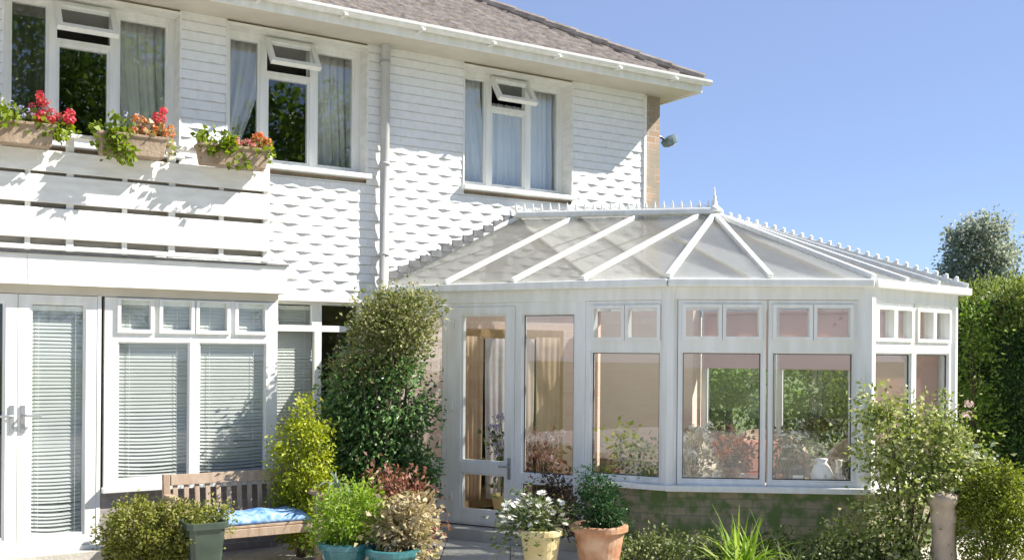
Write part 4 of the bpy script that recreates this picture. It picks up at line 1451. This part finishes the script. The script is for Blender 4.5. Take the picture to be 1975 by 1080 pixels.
# ------------------------------------------------------------------ hedge
hd = thing("conifer_hedge", "tall dark clipped conifer hedge with pale sunlit tips, right of the conservatory", "hedge", T(5.05, 10.4, GZ))
nH = 80000


def hedge_pts(n):
    P = np.empty((n, 3))
    D = np.empty((n, 3))
    f = rng.random(n)
    a, b = rng.random(n), rng.random(n)
    front = f < .55
    left = (f >= .55) & (f < .88)
    topm = f >= .88
    P[front] = np.c_[a[front] * 2.6, np.zeros(front.sum()), b[front] * 2.52]
    D[front] = (0, -1, .3)
    P[left] = np.c_[np.zeros(left.sum()), a[left] * 3.0, b[left] * 2.52]
    D[left] = (-1, 0, .3)
    P[topm] = np.c_[a[topm] * 2.6, b[topm] * 3.0, np.full(topm.sum(), 2.52)]
    D[topm] = (0, 0, 1)
    x, z = P[:, 0] + P[:, 1], P[:, 2]
    lump = .07 * np.sin(x * 5.1 + 2 * np.sin(z * 2.3)) * np.sin(z * 4.3 + 1.3 * x) + .05 * np.sin(x * 11 + z * 9)
    P += D * lump[:, None]
    edge = np.clip(z / 2.52, 0, 1) ** 6
    P[front, 1] += .16 * edge[front]
    P[left, 0] += .16 * edge[left]
    P += rng.normal(0, .035, (n, 3))
    return P, unit(D)


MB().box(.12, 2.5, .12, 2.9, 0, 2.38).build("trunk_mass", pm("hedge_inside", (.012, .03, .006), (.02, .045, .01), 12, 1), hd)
P_, D_ = hedge_pts(nH)
top_ = (P_[:, 2] > 2.3)
keep = ~top_ | (rng.random(nH) < .25)
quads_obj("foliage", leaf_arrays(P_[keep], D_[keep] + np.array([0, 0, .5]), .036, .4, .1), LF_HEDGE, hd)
P_, D_ = hedge_pts(nH)
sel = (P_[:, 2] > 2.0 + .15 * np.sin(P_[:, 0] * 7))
quads_obj("tips", leaf_arrays(P_[sel], D_[sel] + np.array([0, 0, .6]), .04, .4, .1), LF_HEDGE_SUNLIT, hd)
pot_plant("light_leaved_shrub", "pale leaved shrub in the gap between conservatory and hedge", "shrub", 4.72, 10.6, GZ, [(0, 0, 1.55, .22, .2, .4), (.02, 0, 1.0, .25, .2, .5), (0, 0, 2.1, .16, .16, .25)], 3600, .042, LF_GARD, aspect=.5, sigma=.07)


# ------------------------------------------------------------------ trees
def tree(name, label, x, y, h, crown, n, leaf, mat, trunk_r, group=None):
    t = thing(name, label, "tree", T(x, y, GZ), group)
    tr = MB().tube([(0, 0, 0), (.02 * h, 0, h * .25), (0, .01 * h, h * .55), (.01 * h, 0, h * .85)], [trunk_r, trunk_r * .8, trunk_r * .5, trunk_r * .12], 9)
    for b in crown:
        tr.tube([(0, 0, h * random.uniform(.25, .5)), (b[0] * .5, b[1] * .5, b[2] * .85), (b[0], b[1], b[2])], [trunk_r * .4, trunk_r * .28, trunk_r * .08], 6, False)
    tr.build("trunk", BARK, t)
    foliage("crown", crown, n, leaf, mat, t, clusters=n // 40, sigma=leaf * 1.6, aspect=.7, shell=.45)
    return t


random.seed(51)
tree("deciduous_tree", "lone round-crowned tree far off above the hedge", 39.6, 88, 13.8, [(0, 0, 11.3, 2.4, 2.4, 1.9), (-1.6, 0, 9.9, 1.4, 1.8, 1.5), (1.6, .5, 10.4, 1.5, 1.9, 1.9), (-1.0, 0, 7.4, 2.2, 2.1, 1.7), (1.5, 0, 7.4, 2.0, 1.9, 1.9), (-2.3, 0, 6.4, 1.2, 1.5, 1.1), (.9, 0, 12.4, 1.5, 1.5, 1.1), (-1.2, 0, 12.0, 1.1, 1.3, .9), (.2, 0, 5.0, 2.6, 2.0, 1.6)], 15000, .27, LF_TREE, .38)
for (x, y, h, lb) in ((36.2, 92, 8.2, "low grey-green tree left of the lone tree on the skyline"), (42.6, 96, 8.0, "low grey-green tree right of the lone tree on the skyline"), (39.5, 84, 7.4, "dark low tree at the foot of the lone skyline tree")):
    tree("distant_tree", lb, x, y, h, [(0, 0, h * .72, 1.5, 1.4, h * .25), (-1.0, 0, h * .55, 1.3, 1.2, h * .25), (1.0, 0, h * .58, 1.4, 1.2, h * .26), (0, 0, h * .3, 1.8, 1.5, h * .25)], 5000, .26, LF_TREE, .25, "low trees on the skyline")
# garden behind the conservatory, seen through its glass
tree("garden_tree", "bright green garden tree seen through the conservatory's front left window", 3.2, 15.4, 2.5, [(0, 0, 1.75, .8, .7, .6), (-.5, 0, 1.3, .6, .6, .6), (.55, 0, 1.35, .65, .6, .6), (0, 0, .7, .9, .6, .6)], 11000, .06, LF_GARD, .07, "shrubby trees behind the conservatory")
tree("garden_tree", "olive green garden tree seen through the conservatory's front right window", 4.7, 14.6, 2.5, [(0, 0, 1.7, .6, .6, .6), (-.35, 0, 1.2, .5, .5, .6), (.45, 0, 1.2, .6, .5, .6), (0, 0, .6, .8, .5, .6)], 9000, .06, LF_BUSH, .07, "shrubby trees behind the conservatory")
tree("garden_tree", "dark garden shrub standing farthest left behind the conservatory glass", 2.3, 17.0, 2.5, [(0, 0, 1.6, .8, .7, .7), (-.5, 0, 1.1, .6, .6, .6), (.5, 0, 1.0, .65, .6, .6)], 6000, .065, LF_BOX, .07, "shrubby trees behind the conservatory")
# trees across the lawn behind the photographer, which the upstairs glass mirrors
for i, (x, y, h) in enumerate(((13.0, -8.4, 14.5), (17.5, -3.6, 11.0), (8.5, -12.5, 14.0))):
    tree("lawn_tree", ("broad green tree across the lawn, mirrored in the upstairs windows", "tall tree at the lawn's sunny end, mirrored in the upstairs windows", "tree deepest in the garden, mirrored in the upstairs windows")[i], x, y, h,
         [(0, 0, h * .74, 2.5, 2.4, h * .22), (-1.8, 1.2, h * .52, 2.0, 1.9, h * .22), (1.8, -1.2, h * .54, 2.1, 1.9, h * .24), (0, 0, h * .36, 2.4, 2.4, h * .2), (-1.5, -1.2, h * .68, 1.6, 1.6, h * .16)], 16000, .2, LF_GARD, .3, "trees across the lawn")
